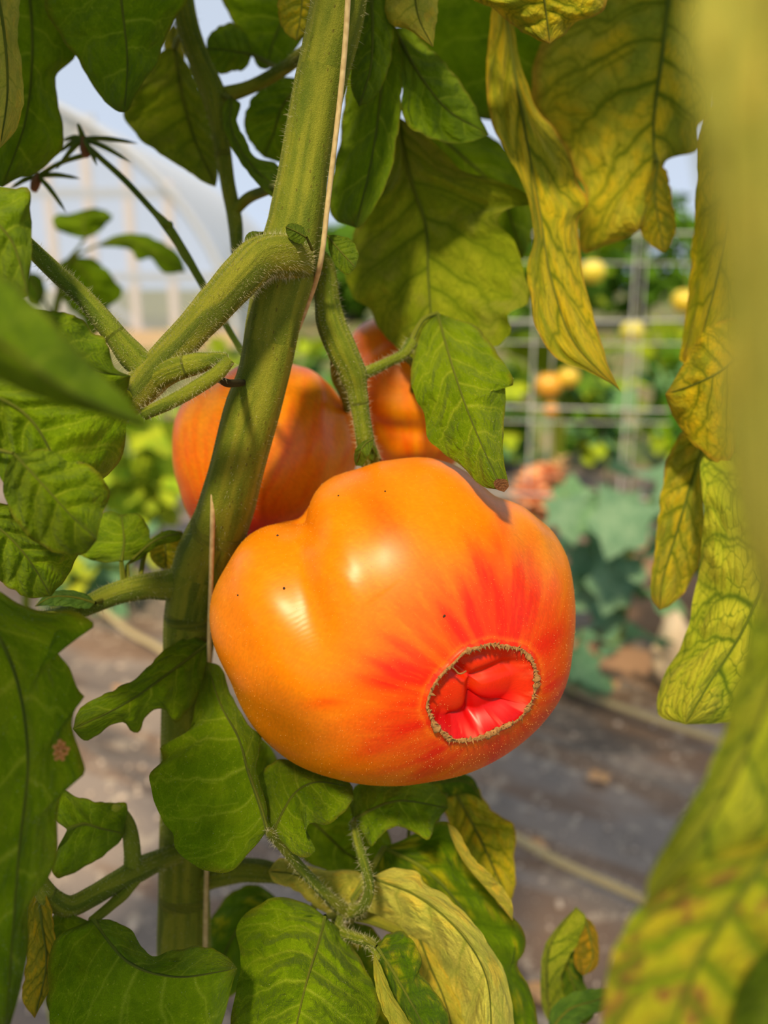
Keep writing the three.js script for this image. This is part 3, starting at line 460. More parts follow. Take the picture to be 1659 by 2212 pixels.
const bigSil = [[650, 1092], [682, 1059], [725, 1027], [780, 1003], [812, 986], [850, 979], [888, 978], [932, 982], [986, 1002], [1035, 1035], [1078, 1059], [1122, 1076], [1160, 1103], [1198, 1141], [1219, 1179], [1236, 1228], [1245, 1287], [1246, 1341], [1238, 1401], [1230, 1455], [1208, 1510], [1170, 1559], [1122, 1602], [1062, 1640], [997, 1667], [926, 1681], [834, 1690], [780, 1686], [715, 1672], [644, 1645], [590, 1607], [546, 1564], [508, 1510], [481, 1455], [457, 1390], [450, 1331], [454, 1282], [470, 1244], [503, 1195], [541, 1157], [579, 1127], [617, 1114], [638, 1116]];
const rim = [[974, 1437], [1003, 1408], [1027, 1400], [1059, 1391], [1079, 1395], [1102, 1398], [1125, 1404], [1144, 1423], [1153, 1446], [1156, 1470], [1150, 1497], [1142, 1518], [1131, 1535], [1113, 1553], [1077, 1572], [1050, 1586], [1015, 1595], [992, 1597], [973, 1595], [957, 1582], [940, 1568], [930, 1545], [922, 1527], [926, 1504], [938, 1477], [957, 1452]];
const scar = {
  c: [1040, 1492], rim,
  flesh(rho, sx, sy) {
    if (rho > 1.12) return { dip: 0, k: 0.4 * sm(1.25, 1.12, rho), c: [240, 140, 20] };
    const rays = [1.7, 3.4 - 6.283, 0.45, -1.62]; // creases between the swellings of the flesh, meeting a little above the middle
    const X = sx + 5, Y = sy - 16, a = Math.atan2(Y, X), q = Math.hypot(X, Y); let cr = 0;
    for (const r of [2.5, -1.55, 0.42]) { let w = Math.abs(a - r); if (w > Math.PI) w = 6.283 - w; cr = Math.max(cr, Math.exp(-Math.pow(w * Math.max(8, q) / 13, 2)) * sm(-20, 30, q)); }
    const bowl = sm(1.03, 0.7, rho); let hump = 0;
    for (const [bx, by, rx, ry, rot] of [[24, 58, 96, 44, -0.1], [-62, 0, 62, 74, 0.3], [66, 8, 78, 44, 0.2]]) { const cx = (sx - bx) * Math.cos(rot) + (sy - by) * Math.sin(rot), cy = -(sx - bx) * Math.sin(rot) + (sy - by) * Math.cos(rot), m = (cx / rx) ** 2 + (cy / ry) ** 2; if (m < 1) hump = Math.max(hump, Math.sqrt(1 - m)); }
    const dip = 0.0056 * bowl - 0.0026 * hump * bowl + 0.0018 * cr * bowl - 0.0006 * sm(1.12, 1.0, rho) * (1 - bowl);
    let c = mixc([196, 2, 0], mixc([222, 52, 1], [214, 34, 0], noise(sx * 0.05, sy * 0.05)), sm(0.1, 0.6, hump));
    c = mixc(c, [246, 4, 8], 0.9 * Math.exp(-Math.pow((sx - 52) / 44, 2) - Math.pow((sy + 26) / 18, 2)));
    c = mixc(c, [246, 120, 92], 0.75 * sm(0.74, 1, rho) * sm(0.45, 0.7, fbm(Math.atan2(sy, sx) * 7, rho * 3, 3)) * (sy < 10 && sx > -40 || sx > 70 ? 1 : 0.15));
    return { dip, k: sm(1.06, 0.99, rho), c };
  },
};
const big = tomato('tomato', 'large orange tomato streaked with red round a corky ringed blossom end', {
  c: [850, 1335], d: 0.277, rz: 0.047, rb: 0.042, mean: 378, sil: bigSil, scar, color: bigColor, fuzz: 6500, seg: 420, seg2: 320,
  grooves: [[[[636, 1105], [652, 1190], [678, 1285], [722, 1375], [800, 1440]], 0.075, 0.13], [[[1078, 1050], [1098, 1120], [1122, 1220], [1130, 1320]], 0.032, 0.12], [[[1160, 1095], [1178, 1180], [1190, 1290]], 0.02, 0.1], [[[470, 1450], [560, 1520], [680, 1560], [800, 1560]], 0.02, 0.15], [[[840, 985], [860, 1080], [880, 1180]], 0.014, 0.14]],
});
{ // corky ring with its teeth, and the dried thread of the flower
  const cork = new THREE.MeshStandardMaterial({ map: tex(128, 32, (u, v) => mixc([118, 78, 38], [200, 150, 90], fbm(u * 60, v * 8, 3)).map(clampc)), roughness: 0.95 });
  const pts = rim.map(([x, y]) => big.surf(x, y, 0.0004)); const cv = new THREE.CatmullRomCurve3(pts.map((p) => p[0]), true), gs = [];
  const N = 220, R = 7, pos = [], idx = [], uv = []; const n0 = big.surf(1040, 1492)[1];
  for (let i = 0; i < N; i++) { const c = cv.getPointAt(i / N), tg = cv.getTangentAt(i / N), b = new THREE.Vector3().crossVectors(tg, n0).normalize(), ang = i / N; const w = 0.00042 + 0.001 * sm(0.3, 0.8, noise(ang * 34, 3)) * noise(ang * 90, 8) * (ang > 0.86 || ang < 0.06 ? 0.2 : 1); for (let k = 0; k <= R; k++) { const th = k / R * 6.283, v = c.clone().addScaledVector(b, Math.cos(th) * w * rr(0.8, 1.2)).addScaledVector(n0, Math.sin(th) * w * 0.75 * rr(0.7, 1.2)); pos.push(v.x, v.y, v.z); uv.push(i / N * 4, k / R); } }
  for (let i = 0; i < N; i++) for (let k = 0; k < R; k++) { const a = i * (R + 1) + k, b = ((i + 1) % N) * (R + 1) + k; idx.push(a, b, a + 1, a + 1, b, b + 1); }
  const ring = new THREE.BufferGeometry(); ring.setAttribute('position', new THREE.Float32BufferAttribute(pos, 3)); ring.setAttribute('uv', new THREE.Float32BufferAttribute(uv, 2)); ring.setIndex(idx); ring.computeVertexNormals();
  const rm = part('cork_ring', ring, cork, big.t, 'brown corky ring round the blossom end');
  for (let i = 0; i < 170; i++) { const q = (i + rr(-0.5, 0.5)) / 170, qq = (q + 1) % 1; if ((qq > 0.87 || qq < 0.05) && i % 3) continue; const c = cv.getPointAt(qq), tg = cv.getTangentAt(qq), b = new THREE.Vector3().crossVectors(tg, n0).normalize().multiplyScalar(i % 2 ? 1 : -1); const l = rr(0.0006, 0.002), g = new THREE.ConeGeometry(rr(0.0003, 0.0007), l, 5); g.translate(0, l * 0.45, 0); g.applyQuaternion(new THREE.Quaternion().setFromUnitVectors(new THREE.Vector3(0, 1, 0), b.addScaledVector(n0, rr(0.1, 1.6)).addScaledVector(tg, rr(-0.6, 0.6)).normalize())); g.translate(c.x, c.y, c.z); gs.push(g); }
  part('cork_teeth', mergeGeometries(gs), cork, rm);
  const th = [[972, 1438, 0.0012], [982, 1446, 0.0004], [990, 1454, 0.0002], [996, 1452, 0.0008], [1001, 1445, 0.0016]].map(([x, y, l]) => big.surf(x, y, l)[0]);
  part('dried_style', new THREE.TubeGeometry(new THREE.CatmullRomCurve3(th), 20, 0.00024, 6), cork, big.t);
}
{ const gs = []; for (const [x, y, r] of [[614, 1271, 3], [516, 1286, 2], [832, 1062, 2], [732, 1073, 2], [960, 1330, 2.5], [650, 1094, 3.5], [601, 1158, 3], [958, 1332, 2]]) { const [p, n] = big.surf(x, y, 0.0001), g = new THREE.IcosahedronGeometry(r * 0.00013, 1); g.translate(p.x, p.y, p.z); gs.push(g); } part('dirt_specks', mergeGeometries(gs), new THREE.MeshStandardMaterial({ color: new THREE.Color(0.05, 0.03, 0.015), roughness: 1 }), big.t); }
const rearColor = (tone) => (th, ph, d, pp) => { const n = fbm(ph * 4 + tone * 7, th * 2, 4), st = fbm(ph * 13, th * 2 + tone, 3); let c = mixc(SKIN.yel, SKIN.org, sm(0.25, 0.7, n)); c = mixc(c, [238, 156, 10], 0.6 * sm(0.2, 0.8, st)); return tone ? mixc(c, SKIN.org, 0.25 * n) : mixc(mixc(c, SKIN.deep, 0.8 * sm(0.95, 0.3, th)), SKIN.red, 0.85 * sm(0.6, 0.2, th)); };
const rearA = tomato('tomato', 'orange tomato behind the thick stem, reddening underneath', { c: [575, 978], d: 0.338, rz: 0.036, mean: 195, axis: [520, 1160], color: rearColor(0), fuzz: 0, seg: 200, seg2: 140,
  sil: [[504, 792], [560, 776], [600, 772], [639, 780], [687, 803], [721, 828], [748, 867], [768, 920], [776, 970], [765, 1040], [720, 1110], [640, 1165], [560, 1185], [480, 1178], [420, 1140], [388, 1060], [373, 975], [380, 908], [407, 859], [450, 820]],
  grooves: [[[[735, 820], [715, 900], [712, 980], [690, 1080]], 0.05, 0.16], [[[480, 800], [450, 900], [448, 1000], [470, 1100]], 0.03, 0.2], [[[640, 780], [625, 880], [600, 1000], [580, 1100]], 0.03, 0.2]] });
const rearB = tomato('tomato', 'orange lobed tomato half hidden behind the upright green leaf', { c: [880, 868], d: 0.385, rz: 0.036, mean: 165, axis: [900, 1020], color: rearColor(1), seg: 200, seg2: 140,
  sil: [[803, 688], [774, 703], [760, 722], [752, 770], [752, 830], [758, 900], [776, 965], [810, 1015], [860, 1040], [930, 1035], [985, 1005], [1012, 940], [1010, 850], [985, 765], [935, 712], [865, 686]],
  grooves: [[[[745, 905], [798, 908], [851, 922], [930, 925], [1010, 900]], 0.07, 0.12], [[[752, 790], [790, 770], [832, 746], [880, 740]], 0.04, 0.12], [[[790, 985], [850, 950], [900, 965]], 0.03, 0.12]] });

// ---------------------------------------------------------------- the main tomato plant
const Q = (v) => { const w = v.clone().sub(EYE), d = -w.dot(BACK); return [W / 2 + w.dot(RIGHT) / d * FPX, H / 2 - w.dot(UP) / d * FPX, d]; };
const rootAt = (x, y, d) => { const p = P(x, y, d); p.y = 0; return p; };
const root = rootAt(400, 2400, 0.33);
const plant = thing('tomato_plant', 'tall tomato plant with a thick hairy stem, green leaves and the hanging fruit truss', 'tomato plant', root);
const stem = (name, pts, o, tint, label) => part(name, tubeGeo(pts, { hair: 0, ...o }), stemMat(tint ?? '#d4dcb0'), o?.on ?? plant, label);
const high = P(790, -900, 0.27);
stem('main_stem', [[800, -1500, 0.27, 45], [770, -700, 0.262, 52], [742, -250, 0.257, 58], [733, 0, 0.258, 59], [692, 180, 0.26, 55], [660, 350, 0.262, 53], [641, 470, 0.262, 58], [620, 570, 0.263, 66], [592, 690, 0.264, 58], [571, 800, 0.266, 55], [540, 900, 0.269, 60], [514, 1000, 0.273, 58], [484, 1110, 0.281, 60], [444, 1210, 0.292, 66], [414, 1320, 0.298, 58], [403, 1450, 0.302, 51], [400, 1700, 0.311, 52], [398, 1900, 0.317, 54], [397, 2060, 0.321, 57], [400, 2400, 0.33, 55], [...Q(new THREE.Vector3(root.x, 0.2, root.z)), 48], [...Q(new THREE.Vector3(root.x, -0.01, root.z)), 40]], { seg: 260, rad: 36, hair: 15000, rib: 0.035 }, '#d8d69c', 'thick ribbed green stem covered in fine hair');
stem('leaf_stalk', [[645, 565, 0.258, 40], [606, 552, 0.249, 46], [565, 558, 0.245, 46], [522, 598, 0.243, 45], [470, 655, 0.242, 41], [410, 720, 0.24, 37], [360, 775, 0.238, 38], [325, 815, 0.237, 42], [290, 855, 0.235, 36], [230, 905, 0.23, 28], [150, 960, 0.225, 22]], { seg: 90, rad: 26, hair: 8000 }, '#d8d09c');
stem('leaf_stalk', [[335, 815, 0.238, 34], [292, 775, 0.236, 31], [240, 712, 0.234, 24], [180, 642, 0.232, 20], [120, 588, 0.23, 19], [40, 510, 0.226, 17]], { seg: 60, rad: 18, hair: 1200 }, '#b4c488');
stem('cut_stub', [[325, 832, 0.237, 24], [370, 802, 0.233, 26], [420, 787, 0.232, 24], [462, 778, 0.232, 17], [494, 775, 0.231, 12]], { seg: 40, rad: 16, hair: 600 }, '#dce09a');
stem('cut_stub', [[496, 778, 0.23, 13], [472, 805, 0.229, 16], [420, 840, 0.229, 16], [370, 868, 0.229, 15], [305, 898, 0.228, 13]], { seg: 40, rad: 16, hair: 500 }, '#dce08c');
stem('cut_stub', [[470, 818, 0.233, 7], [490, 827, 0.24, 9], [506, 828, 0.25, 9], [530, 826, 0.262, 7]], { seg: 16, rad: 10 }, 'brown', 'brown dried stub');
stem('leaf_stalk', [[378, -160, 0.33, 24], [403, 40, 0.33, 24], [433, 135, 0.33, 24], [462, 205, 0.33, 27], [478, 300, 0.33, 18], [493, 400, 0.33, 16], [507, 470, 0.33, 16], [513, 555, 0.322, 13]], { seg: 60, rad: 18, hair: 900 }, '#7c7c48');
stem('leaf_stalk', [[468, 210, 0.33, 18], [540, 188, 0.33, 14], [600, 156, 0.322, 14], [660, 112, 0.3, 15], [705, 80, 0.268, 16]], { seg: 40, rad: 14, hair: 500 }, '#7c7c44');
stem('leaf_stalk', [[502, 462, 0.33, 11], [530, 432, 0.326, 12], [572, 412, 0.31, 11], [630, 390, 0.28, 10]], { seg: 24, rad: 12 }, '#8c9450');
stem('leaf_stalk', [[425, 1245, 0.296, 44], [372, 1262, 0.293, 34], [312, 1268, 0.288, 28], [250, 1283, 0.284, 25], [190, 1308, 0.28, 22], [130, 1330, 0.276, 18], [60, 1342, 0.272, 16]], { seg: 60, rad: 20, hair: 1500 }, '#c4d0a8');
stem('leaf_stalk', [[415, 1832, 0.314, 24], [350, 1855, 0.302, 22], [300, 1878, 0.292, 26], [250, 1905, 0.285, 22], [200, 1935, 0.28, 22], [150, 1957, 0.276, 22], [108, 1938, 0.272, 22], [75, 1885, 0.266, 16]], { seg: 60, rad: 18, hair: 900 }, '#88905c');
stem('leaf_stalk', [[286, 1890, 0.291, 20], [286, 1840, 0.288, 18], [278, 1790, 0.285, 17], [258, 1757, 0.283, 15], [230, 1746, 0.282, 12], [190, 1770, 0.28, 9], [145, 1792, 0.278, 7]], { seg: 40, rad: 14, hair: 400 }, '#7c8850');
stem('leaf_stalk', [[290, 1890, 0.29, 20], [270, 1925, 0.286, 14], [235, 1960, 0.28, 11], [195, 1992, 0.272, 10]], { seg: 30, rad: 14 }, '#8c9858');
stem('leaf_stalk', [[405, 1905, 0.318, 34], [470, 1886, 0.313, 29], [540, 1880, 0.308, 25], [620, 1893, 0.303, 20], [700, 1928, 0.296, 17], [748, 1974, 0.287, 16]], { seg: 60, rad: 18, hair: 1200 }, '#b0b87c');
stem('leaf_stalk', [[748, 1974, 0.287, 16], [702, 1930, 0.275, 12], [652, 1877, 0.268, 11], [612, 1830, 0.26, 11], [577, 1792, 0.25, 9]], { seg: 40, rad: 14, hair: 600 }, '#dce0a8');
stem('leaf_stalk', [[748, 1974, 0.287, 15], [785, 1957, 0.278, 12], [798, 1915, 0.274, 11], [786, 1865, 0.272, 11], [773, 1820, 0.274, 10], [762, 1770, 0.279, 8]], { seg: 50, rad: 14, hair: 600 }, '#e0e89c');
stem('leaf_stalk', [[728, 1975, 0.286, 14], [735, 2010, 0.276, 12], [770, 2026, 0.268, 11], [803, 2040, 0.262, 10], [818, 2075, 0.256, 7]], { seg: 40, rad: 14, hair: 500 }, '#d8e490');
stem('leaf_stalk', [[748, 1972, 0.288, 15], [800, 1985, 0.287, 12], [850, 2005, 0.287, 11], [920, 2040, 0.287, 9]], { seg: 30, rad: 12 }, '#dcc89c');
stem('fruit_truss', [[655, 535, 0.266, 24], [697, 575, 0.273, 24], [705, 640, 0.276, 27], [715, 700, 0.277, 32], [738, 755, 0.278, 33], [762, 808, 0.28, 30], [772, 850, 0.281, 22], [780, 900, 0.282, 19], [789, 955, 0.284, 20], [800, 1000, 0.29, 24]], { seg: 80, rad: 22, hair: 2600 }, '#a8b468', 'green fruit stalk that carries the tomatoes');
stem('fruit_stalk', [[765, 815, 0.281, 16], [800, 801, 0.285, 13], [840, 782, 0.289, 11], [872, 765, 0.293, 12], [892, 735, 0.297, 13]], { seg: 30, rad: 14, hair: 500 }, '#b8c478');
stem('fruit_stalk', [[868, 768, 0.293, 8], [884, 778, 0.3, 8], [896, 800, 0.33, 8], [890, 850, 0.352, 7]], { seg: 20, rad: 10 }, '#5a6030');
stem('fruit_stalk', [[728, 780, 0.284, 15], [726, 815, 0.296, 11], [742, 850, 0.318, 10], [752, 890, 0.33, 8]], { seg: 24, rad: 12 }, '#8c9050');
growHair(plant, 0.0004, 0.0026, 0.000035);

// leaves against the sky, upper left
const A = (k, o) => leaf(plant, k, o);
A('leafy', { M: [[250, -120], [262, 0], [275, 130], [268, 243]], L: [[120, -100], [95, 0], [128, 75], [165, 125], [200, 182], [235, 226], [256, 241]], R: [[420, -100], [405, 0], [376, 45], [352, 92], [340, 135], [312, 172], [290, 210], [280, 236]], d: [0.285, 0.28, 0.275], e: [0.012, 0.01], tint: '#cfd8b0', at: [400, -120, 0.33], rw: 5, ribTint: '#8c9c50' });
A('leafy', { M: [[60, -60], [70, 100], [55, 260], [5, 405]], L: [[-60, -40], [-70, 120], [-50, 300], [-20, 390]], R: [[140, -40], [162, 60], [160, 126], [120, 165], [124, 215], [134, 270], [134, 315], [110, 350], [84, 372], [40, 386]], d: [0.31, 0.3, 0.29], e: [0.01, 0.012], tint: '#dce4b8', at: [300, -160, 0.32], rw: 5, ribTint: '#8c9c50' });
A('pale', { M: [[-10, -40], [10, 80], [16, 200], [0, 320]], L: [[-80, 0], [-70, 120], [-60, 240]], R: [[40, -20], [38, 70], [47, 150], [48, 240], [30, 290]], d: [0.265, 0.26, 0.255], e: [0.01, 0.008], tint: '#e8e4b0', at: [120, -160, 0.31] });
A('under', { M: [[378, 105], [392, 200], [420, 300], [466, 404]], L: [[350, 108], [305, 175], [268, 245], [298, 296], [350, 335], [402, 366], [445, 396]], R: [[400, 130], [425, 175], [448, 235], [462, 300], [472, 370]], d: [0.365, 0.36, 0.35], e: [-0.01, 0.008], rip: 0.003, tint: '#a4ac78', at: [415, 60, 0.335], bend: [-10, 0], q: 0.002 });
A('yellow', { M: [[376, 50], [372, 90], [392, 138]], L: [[362, 65], [352, 95], [364, 120]], R: [[388, 70], [396, 100], [400, 125]], d: [0.4, 0.4], nu: 8, nv: 20, rw: 3, at: [400, 40, 0.34] });
A('leafy', { M: [[545, 118], [500, 110], [446, 104]], L: [[530, 70], [500, 50], [465, 62], [448, 85]], R: [[530, 148], [500, 156], [465, 158], [446, 135]], d: [0.35, 0.345, 0.35], nu: 12, nv: 28, rw: 4, tint: '#c0c890', at: [610, 150, 0.325], ribTint: '#8c9c50' });
A('leafy', { M: [[650, -60], [620, 20], [590, 90], [575, 150]], L: [[560, -80], [480, -10], [505, 50], [522, 90], [545, 118], [560, 146]], R: [[720, -40], [690, 40], [655, 80], [620, 132]], d: [0.36, 0.355, 0.35], e: [0.006, 0.01], tint: '#ccd4a0', at: [720, -180, 0.268], rw: 5, ribTint: '#8c9c50' });
A('leafy', { M: [[500, 212], [498, 270], [530, 340], [600, 410]], L: [[484, 220], [480, 262], [492, 302], [522, 355], [560, 400], [590, 424]], R: [[520, 225], [512, 258], [530, 300], [552, 340], [592, 352], [612, 380]], d: [0.315, 0.31, 0.3], e: [-0.006, 0.014], rip: 0.003, tint: '#b4bc90', at: [480, 205, 0.33], rw: 4, nu: 12, ribTint: '#8c9c50' });
A('green', { M: [[660, 170], [610, 230], [590, 290], [570, 340]], L: [[600, 168], [555, 198], [530, 245], [532, 285], [550, 318]], R: [[690, 220], [660, 300], [630, 345], [600, 350]], d: [0.345, 0.34, 0.35], e: [0.008, 0.004], tint: '#98a868', at: [690, 140, 0.28], ribTint: '#8c9c50' });
// right of the stem, upper middle
A('leafy', { M: [[820, 20], [825, 160], [805, 330], [768, 492]], L: [[775, 40], [752, 150], [735, 300], [712, 420], [722, 470]], R: [[850, 50], [869, 150], [862, 270], [840, 380], [800, 462], [782, 488]], d: [0.305, 0.3, 0.29], e: [0.014, -0.004], tint: '#d8e0b0', at: [790, -120, 0.27], rw: 5, ribTint: '#8c9c50' });
A('leafy', { M: [[850, 60], [905, 160], [970, 240], [1056, 290]], L: [[846, 90], [868, 180], [872, 258], [905, 288], [960, 306], [1010, 306], [1045, 296]], R: [[880, 62], [925, 100], [975, 152], [1015, 212], [1042, 262]], d: [0.315, 0.3, 0.31], e: [-0.004, 0.016], tint: '#d8e4b8', at: [790, -80, 0.27], rip: 0.002, ribTint: '#8c9c50' });
A('under', { label: 'large pale green leaf hanging with its underside showing', M: [[858, 250], [885, 380], [920, 490], [925, 600], [938, 770]], L: [[840, 300], [830, 400], [790, 440], [768, 495], [754, 540], [746, 590], [760, 640], [800, 668], [816, 702], [850, 742], [895, 775]], R: [[930, 300], [1000, 368], [1080, 390], [1158, 438], [1100, 450], [1074, 476], [1108, 520], [1132, 590], [1140, 652], [1094, 680], [1102, 712], [1080, 746], [1030, 750], [985, 765]], d: [0.335, 0.34, 0.325], e: [0.012, -0.012], rip: 0.004, q: 0.0022, nu: 30, nv: 72, jag: 2.5, rw: 8, ribTint: '#8c9a50', ribBack: false, tint: '#e8ecc8', at: [800, -60, 0.29], bend: [20, 30] });
A('leafy', { M: [[900, 250], [990, 330], [1080, 420], [1130, 560]], L: [[900, 300], [950, 380], [1000, 470], [1060, 560]], R: [[960, 260], [1050, 290], [1110, 340], [1145, 420], [1150, 500]], d: [0.4, 0.39, 0.38], e: [0.01, 0.012], at: [810, -40, 0.3] });
A('yellow', { label: 'long drooping yellow-green leaf with a browned edge', M: [[1085, -60], [1105, 120], [1135, 290], [1165, 450], [1190, 600], [1240, 740], [1341, 846]], L: [[1062, 20], [1050, 140], [1052, 220], [1064, 270], [1100, 342], [1140, 425], [1152, 520], [1140, 570], [1146, 650], [1160, 712], [1202, 772], [1270, 802], [1325, 832]], R: [[1108, 50], [1128, 150], [1166, 242], [1202, 280], [1232, 340], [1250, 400], [1272, 440], [1250, 472], [1254, 560], [1272, 650], [1300, 750], [1322, 806]], d: [0.335, 0.315, 0.29], e: [-0.004, 0.012], rip: 0.003, q: 0.0024, nu: 24, nv: 90, rw: 6, ribTint: '#b8bc70', tint: '#fff6c8', at: [1250, -160, 0.33] });
A('yellow', { label: 'broad yellowing leaf with dark green veins and brown spots', M: [[1450, -60], [1430, 120], [1412, 260], [1412, 350], [1395, 450], [1378, 500]], L: [[1300, -40], [1190, 60], [1150, 150], [1156, 235], [1200, 290], [1235, 360], [1262, 420], [1250, 480], [1262, 546], [1305, 530], [1350, 516]], R: [[1560, -40], [1545, 150], [1532, 252], [1510, 272], [1504, 325], [1440, 346], [1425, 400], [1405, 470]], d: [0.375, 0.36, 0.345], e: [0.014, 0.012], rip: 0.004, q: 0.0026, nu: 30, nv: 72, rw: 8, ribTint: '#8c9a50', at: [1500, -220, 0.37] });
A('yellow', { M: [[1420, 350], [1415, 420], [1425, 490], [1435, 546]], L: [[1400, 390], [1378, 480], [1392, 512], [1415, 536]], R: [[1440, 370], [1452, 430], [1458, 500], [1448, 532]], d: [0.35, 0.345, 0.34], nu: 12, nv: 30, rw: 4, ribTint: '#8c9a50', at: [1412, 330, 0.357], tint: '#f0e890' });
A('leafy', { label: 'broad leaf high in the plant', M: [[1120, -160], [1110, 0], [1090, 130], [1060, 260]], L: [[900, -150], [860, 0], [890, 110], [960, 190], [1020, 250]], R: [[1330, -150], [1360, 30], [1310, 160], [1230, 250], [1150, 262]], d: [0.41, 0.4, 0.39], e: [0.015, 0.015], tint: '#b0b880', at: [900, -350, 0.29], ribTint: '#8c9c50' });
A('under', { M: [[1420, -180], [1350, 0], [1270, 140], [1180, 300]], L: [[1250, -120], [1180, 20], [1150, 140], [1150, 240]], R: [[1520, -100], [1500, 60], [1400, 220], [1280, 300]], d: [0.43, 0.42, 0.41], e: [0.01, 0.014], tint: '#9ca468', at: [1100, -400, 0.33], ribTint: '#8c9c50' });
A('yellow', { M: [[1165, -120], [1170, -40], [1180, 30], [1188, 95]], L: [[1040, -100], [1022, 0], [1062, 16], [1102, 46], [1150, 80]], R: [[1300, -100], [1312, 0], [1290, 30], [1250, 46], [1215, 80]], d: [0.275, 0.27, 0.275], e: [0.004, 0.006], roll: 0.008, rip: 0.003, jag: 5, tint: '#ece8b0', at: [950, -300, 0.28], ribTint: '#a0a850' });
A('pale', { M: [[890, -120], [895, -20], [905, 40], [936, 102]], L: [[830, -80], [815, 0], [835, 52], [880, 62], [915, 88]], R: [[940, -80], [945, 0], [942, 50]], d: [0.285, 0.28, 0.275], roll: 0.006, nu: 14, nv: 36, rw: 4, tint: '#d0cc88', at: [830, -260, 0.27] });
A('leafy', { M: [[800, -40], [805, 60], [800, 150], [775, 230]], L: [[775, 0], [765, 100], [760, 190]], R: [[830, -20], [850, 60], [838, 150], [805, 215]], d: [0.285, 0.28], nu: 12, nv: 36, tint: '#d8dca0', at: [790, -200, 0.265], ribTint: '#8c9c50' });
A('yellow', { M: [[655, -40], [650, 30], [640, 88]], L: [[612, -30], [600, 20], [618, 70]], R: [[690, -20], [690, 30], [668, 75]], d: [0.3, 0.3], nu: 10, nv: 24, rw: 3, tint: '#a8a860', at: [735, -120, 0.262] });
// small leaflets at the joint
A('green', { M: [[662, 512], [640, 500], [617, 490]], L: [[655, 490], [640, 484], [624, 484]], R: [[655, 526], [640, 524], [620, 508]], d: [0.243, 0.242], nu: 8, nv: 18, rw: 2.5, q: 0.0004, rip: 0.0006, e: [0.002, 0.003], at: [675, 540, 0.25], tint: '#ccd8a0' });
A('green', { M: [[706, 508], [735, 542], [768, 578]], L: [[712, 545], [728, 578], [752, 592]], R: [[728, 508], [758, 518], [774, 550]], d: [0.262, 0.258], nu: 10, nv: 22, rw: 2.5, q: 0.0006, rip: 0.001, e: [0.003, 0.003], at: [690, 500, 0.264], tint: '#c0cc90' });
A('leafy', { M: [[572, 500], [545, 512], [528, 525]], L: [[560, 500], [542, 500], [530, 512]], R: [[565, 520], [548, 530], [533, 535]], d: [0.262, 0.258], nu: 8, nv: 16, rw: 2, q: 0.0004, rip: 0.0006, e: [0.002, 0.002], at: [590, 490, 0.26] });
// the upright leaf before the rear tomato
A('green', { label: 'upright green leaf with a brown tip', M: [[945, 676], [968, 760], [1000, 860], [1040, 960], [1086, 1060]], L: [[912, 705], [890, 785], [888, 830], [902, 868], [914, 885], [924, 945], [952, 975], [1000, 1008], [1040, 1048]], R: [[985, 690], [1020, 700], [1060, 740], [1086, 780], [1108, 818], [1106, 834], [1094, 826], [1092, 860], [1088, 920], [1086, 980], [1094, 1020], [1098, 1050]], d: [0.3, 0.262, 0.238], e: [0.008, 0.012], q: 0.0016, rip: 0.0016, jag: 1.4, nu: 26, nv: 64, rw: 4, hair: 0.12, tint: '#fff6b0', at: [884, 745, 0.296], bend: [0, -20], ribTint: '#b8c470' });
A('dry', { M: [[1074, 1034], [1084, 1050], [1089, 1063]], L: [[1066, 1042], [1072, 1056]], R: [[1094, 1036], [1099, 1050]], d: [0.2382, 0.2372], nu: 6, nv: 10, rw: 0, q: 0.0003, rip: 0.0004, e: [0.001, 0.001], jag: 1 });
A('green', { M: [[806, 948], [786, 962], [768, 1006]], L: [[790, 950], [768, 970], [765, 990]], R: [[806, 962], [795, 985], [782, 1006]], d: [0.275, 0.27, 0.276], nu: 8, nv: 20, rw: 2.5, q: 0.0004, rip: 0.0008, e: [0.004, -0.002], tint: '#a0b070', at: [792, 955, 0.28] });
A('green', { M: [[800, 960], [808, 975], [806, 996]], L: [[796, 970], [798, 990]], R: [[812, 968], [814, 985]], d: [0.281, 0.283], nu: 6, nv: 12, rw: 2, q: 0.0003, rip: 0.0004, at: [792, 955, 0.28], tint: '#a8b878' });
// by the lower stem
A('green', { M: [[262, 1212], [268, 1170], [262, 1112]], L: [[225, 1215], [185, 1205], [165, 1190], [195, 1160], [215, 1112], [240, 1106]], R: [[300, 1205], [325, 1180], [322, 1148], [305, 1118], [285, 1108]], d: [0.285, 0.29, 0.295], e: [0.006, 0.006], nu: 18, nv: 36, rw: 5, tint: '#c8d490', at: [268, 1268, 0.286], ribTint: '#90a058' });
A('yellow', { M: [[352, 1150], [358, 1190], [358, 1232]], L: [[325, 1165], [322, 1195], [340, 1222]], R: [[392, 1148], [396, 1190], [380, 1228]], d: [0.31, 0.31], nu: 10, nv: 22, rw: 4, tint: '#c4c860', at: [300, 1270, 0.29], bend: [-10, -20] });
A('green', { M: [[275, 1220], [300, 1195], [340, 1165], [395, 1150]], L: [[290, 1205], [320, 1170], [360, 1146]], R: [[300, 1210], [340, 1180], [390, 1165]], d: [0.288, 0.29], nu: 8, nv: 24, rw: 4, tint: '#98a878', at: [275, 1262, 0.286] });
A('far', { M: [[205, 1302], [160, 1290], [110, 1290], [75, 1310]], L: [[190, 1285], [150, 1275], [105, 1280]], R: [[190, 1315], [150, 1310], [110, 1308]], d: [0.275, 0.27], nu: 8, nv: 24, rw: 4, e: [0.004, -0.004], tint: '#c8e0b0', at: [230, 1292, 0.282] });
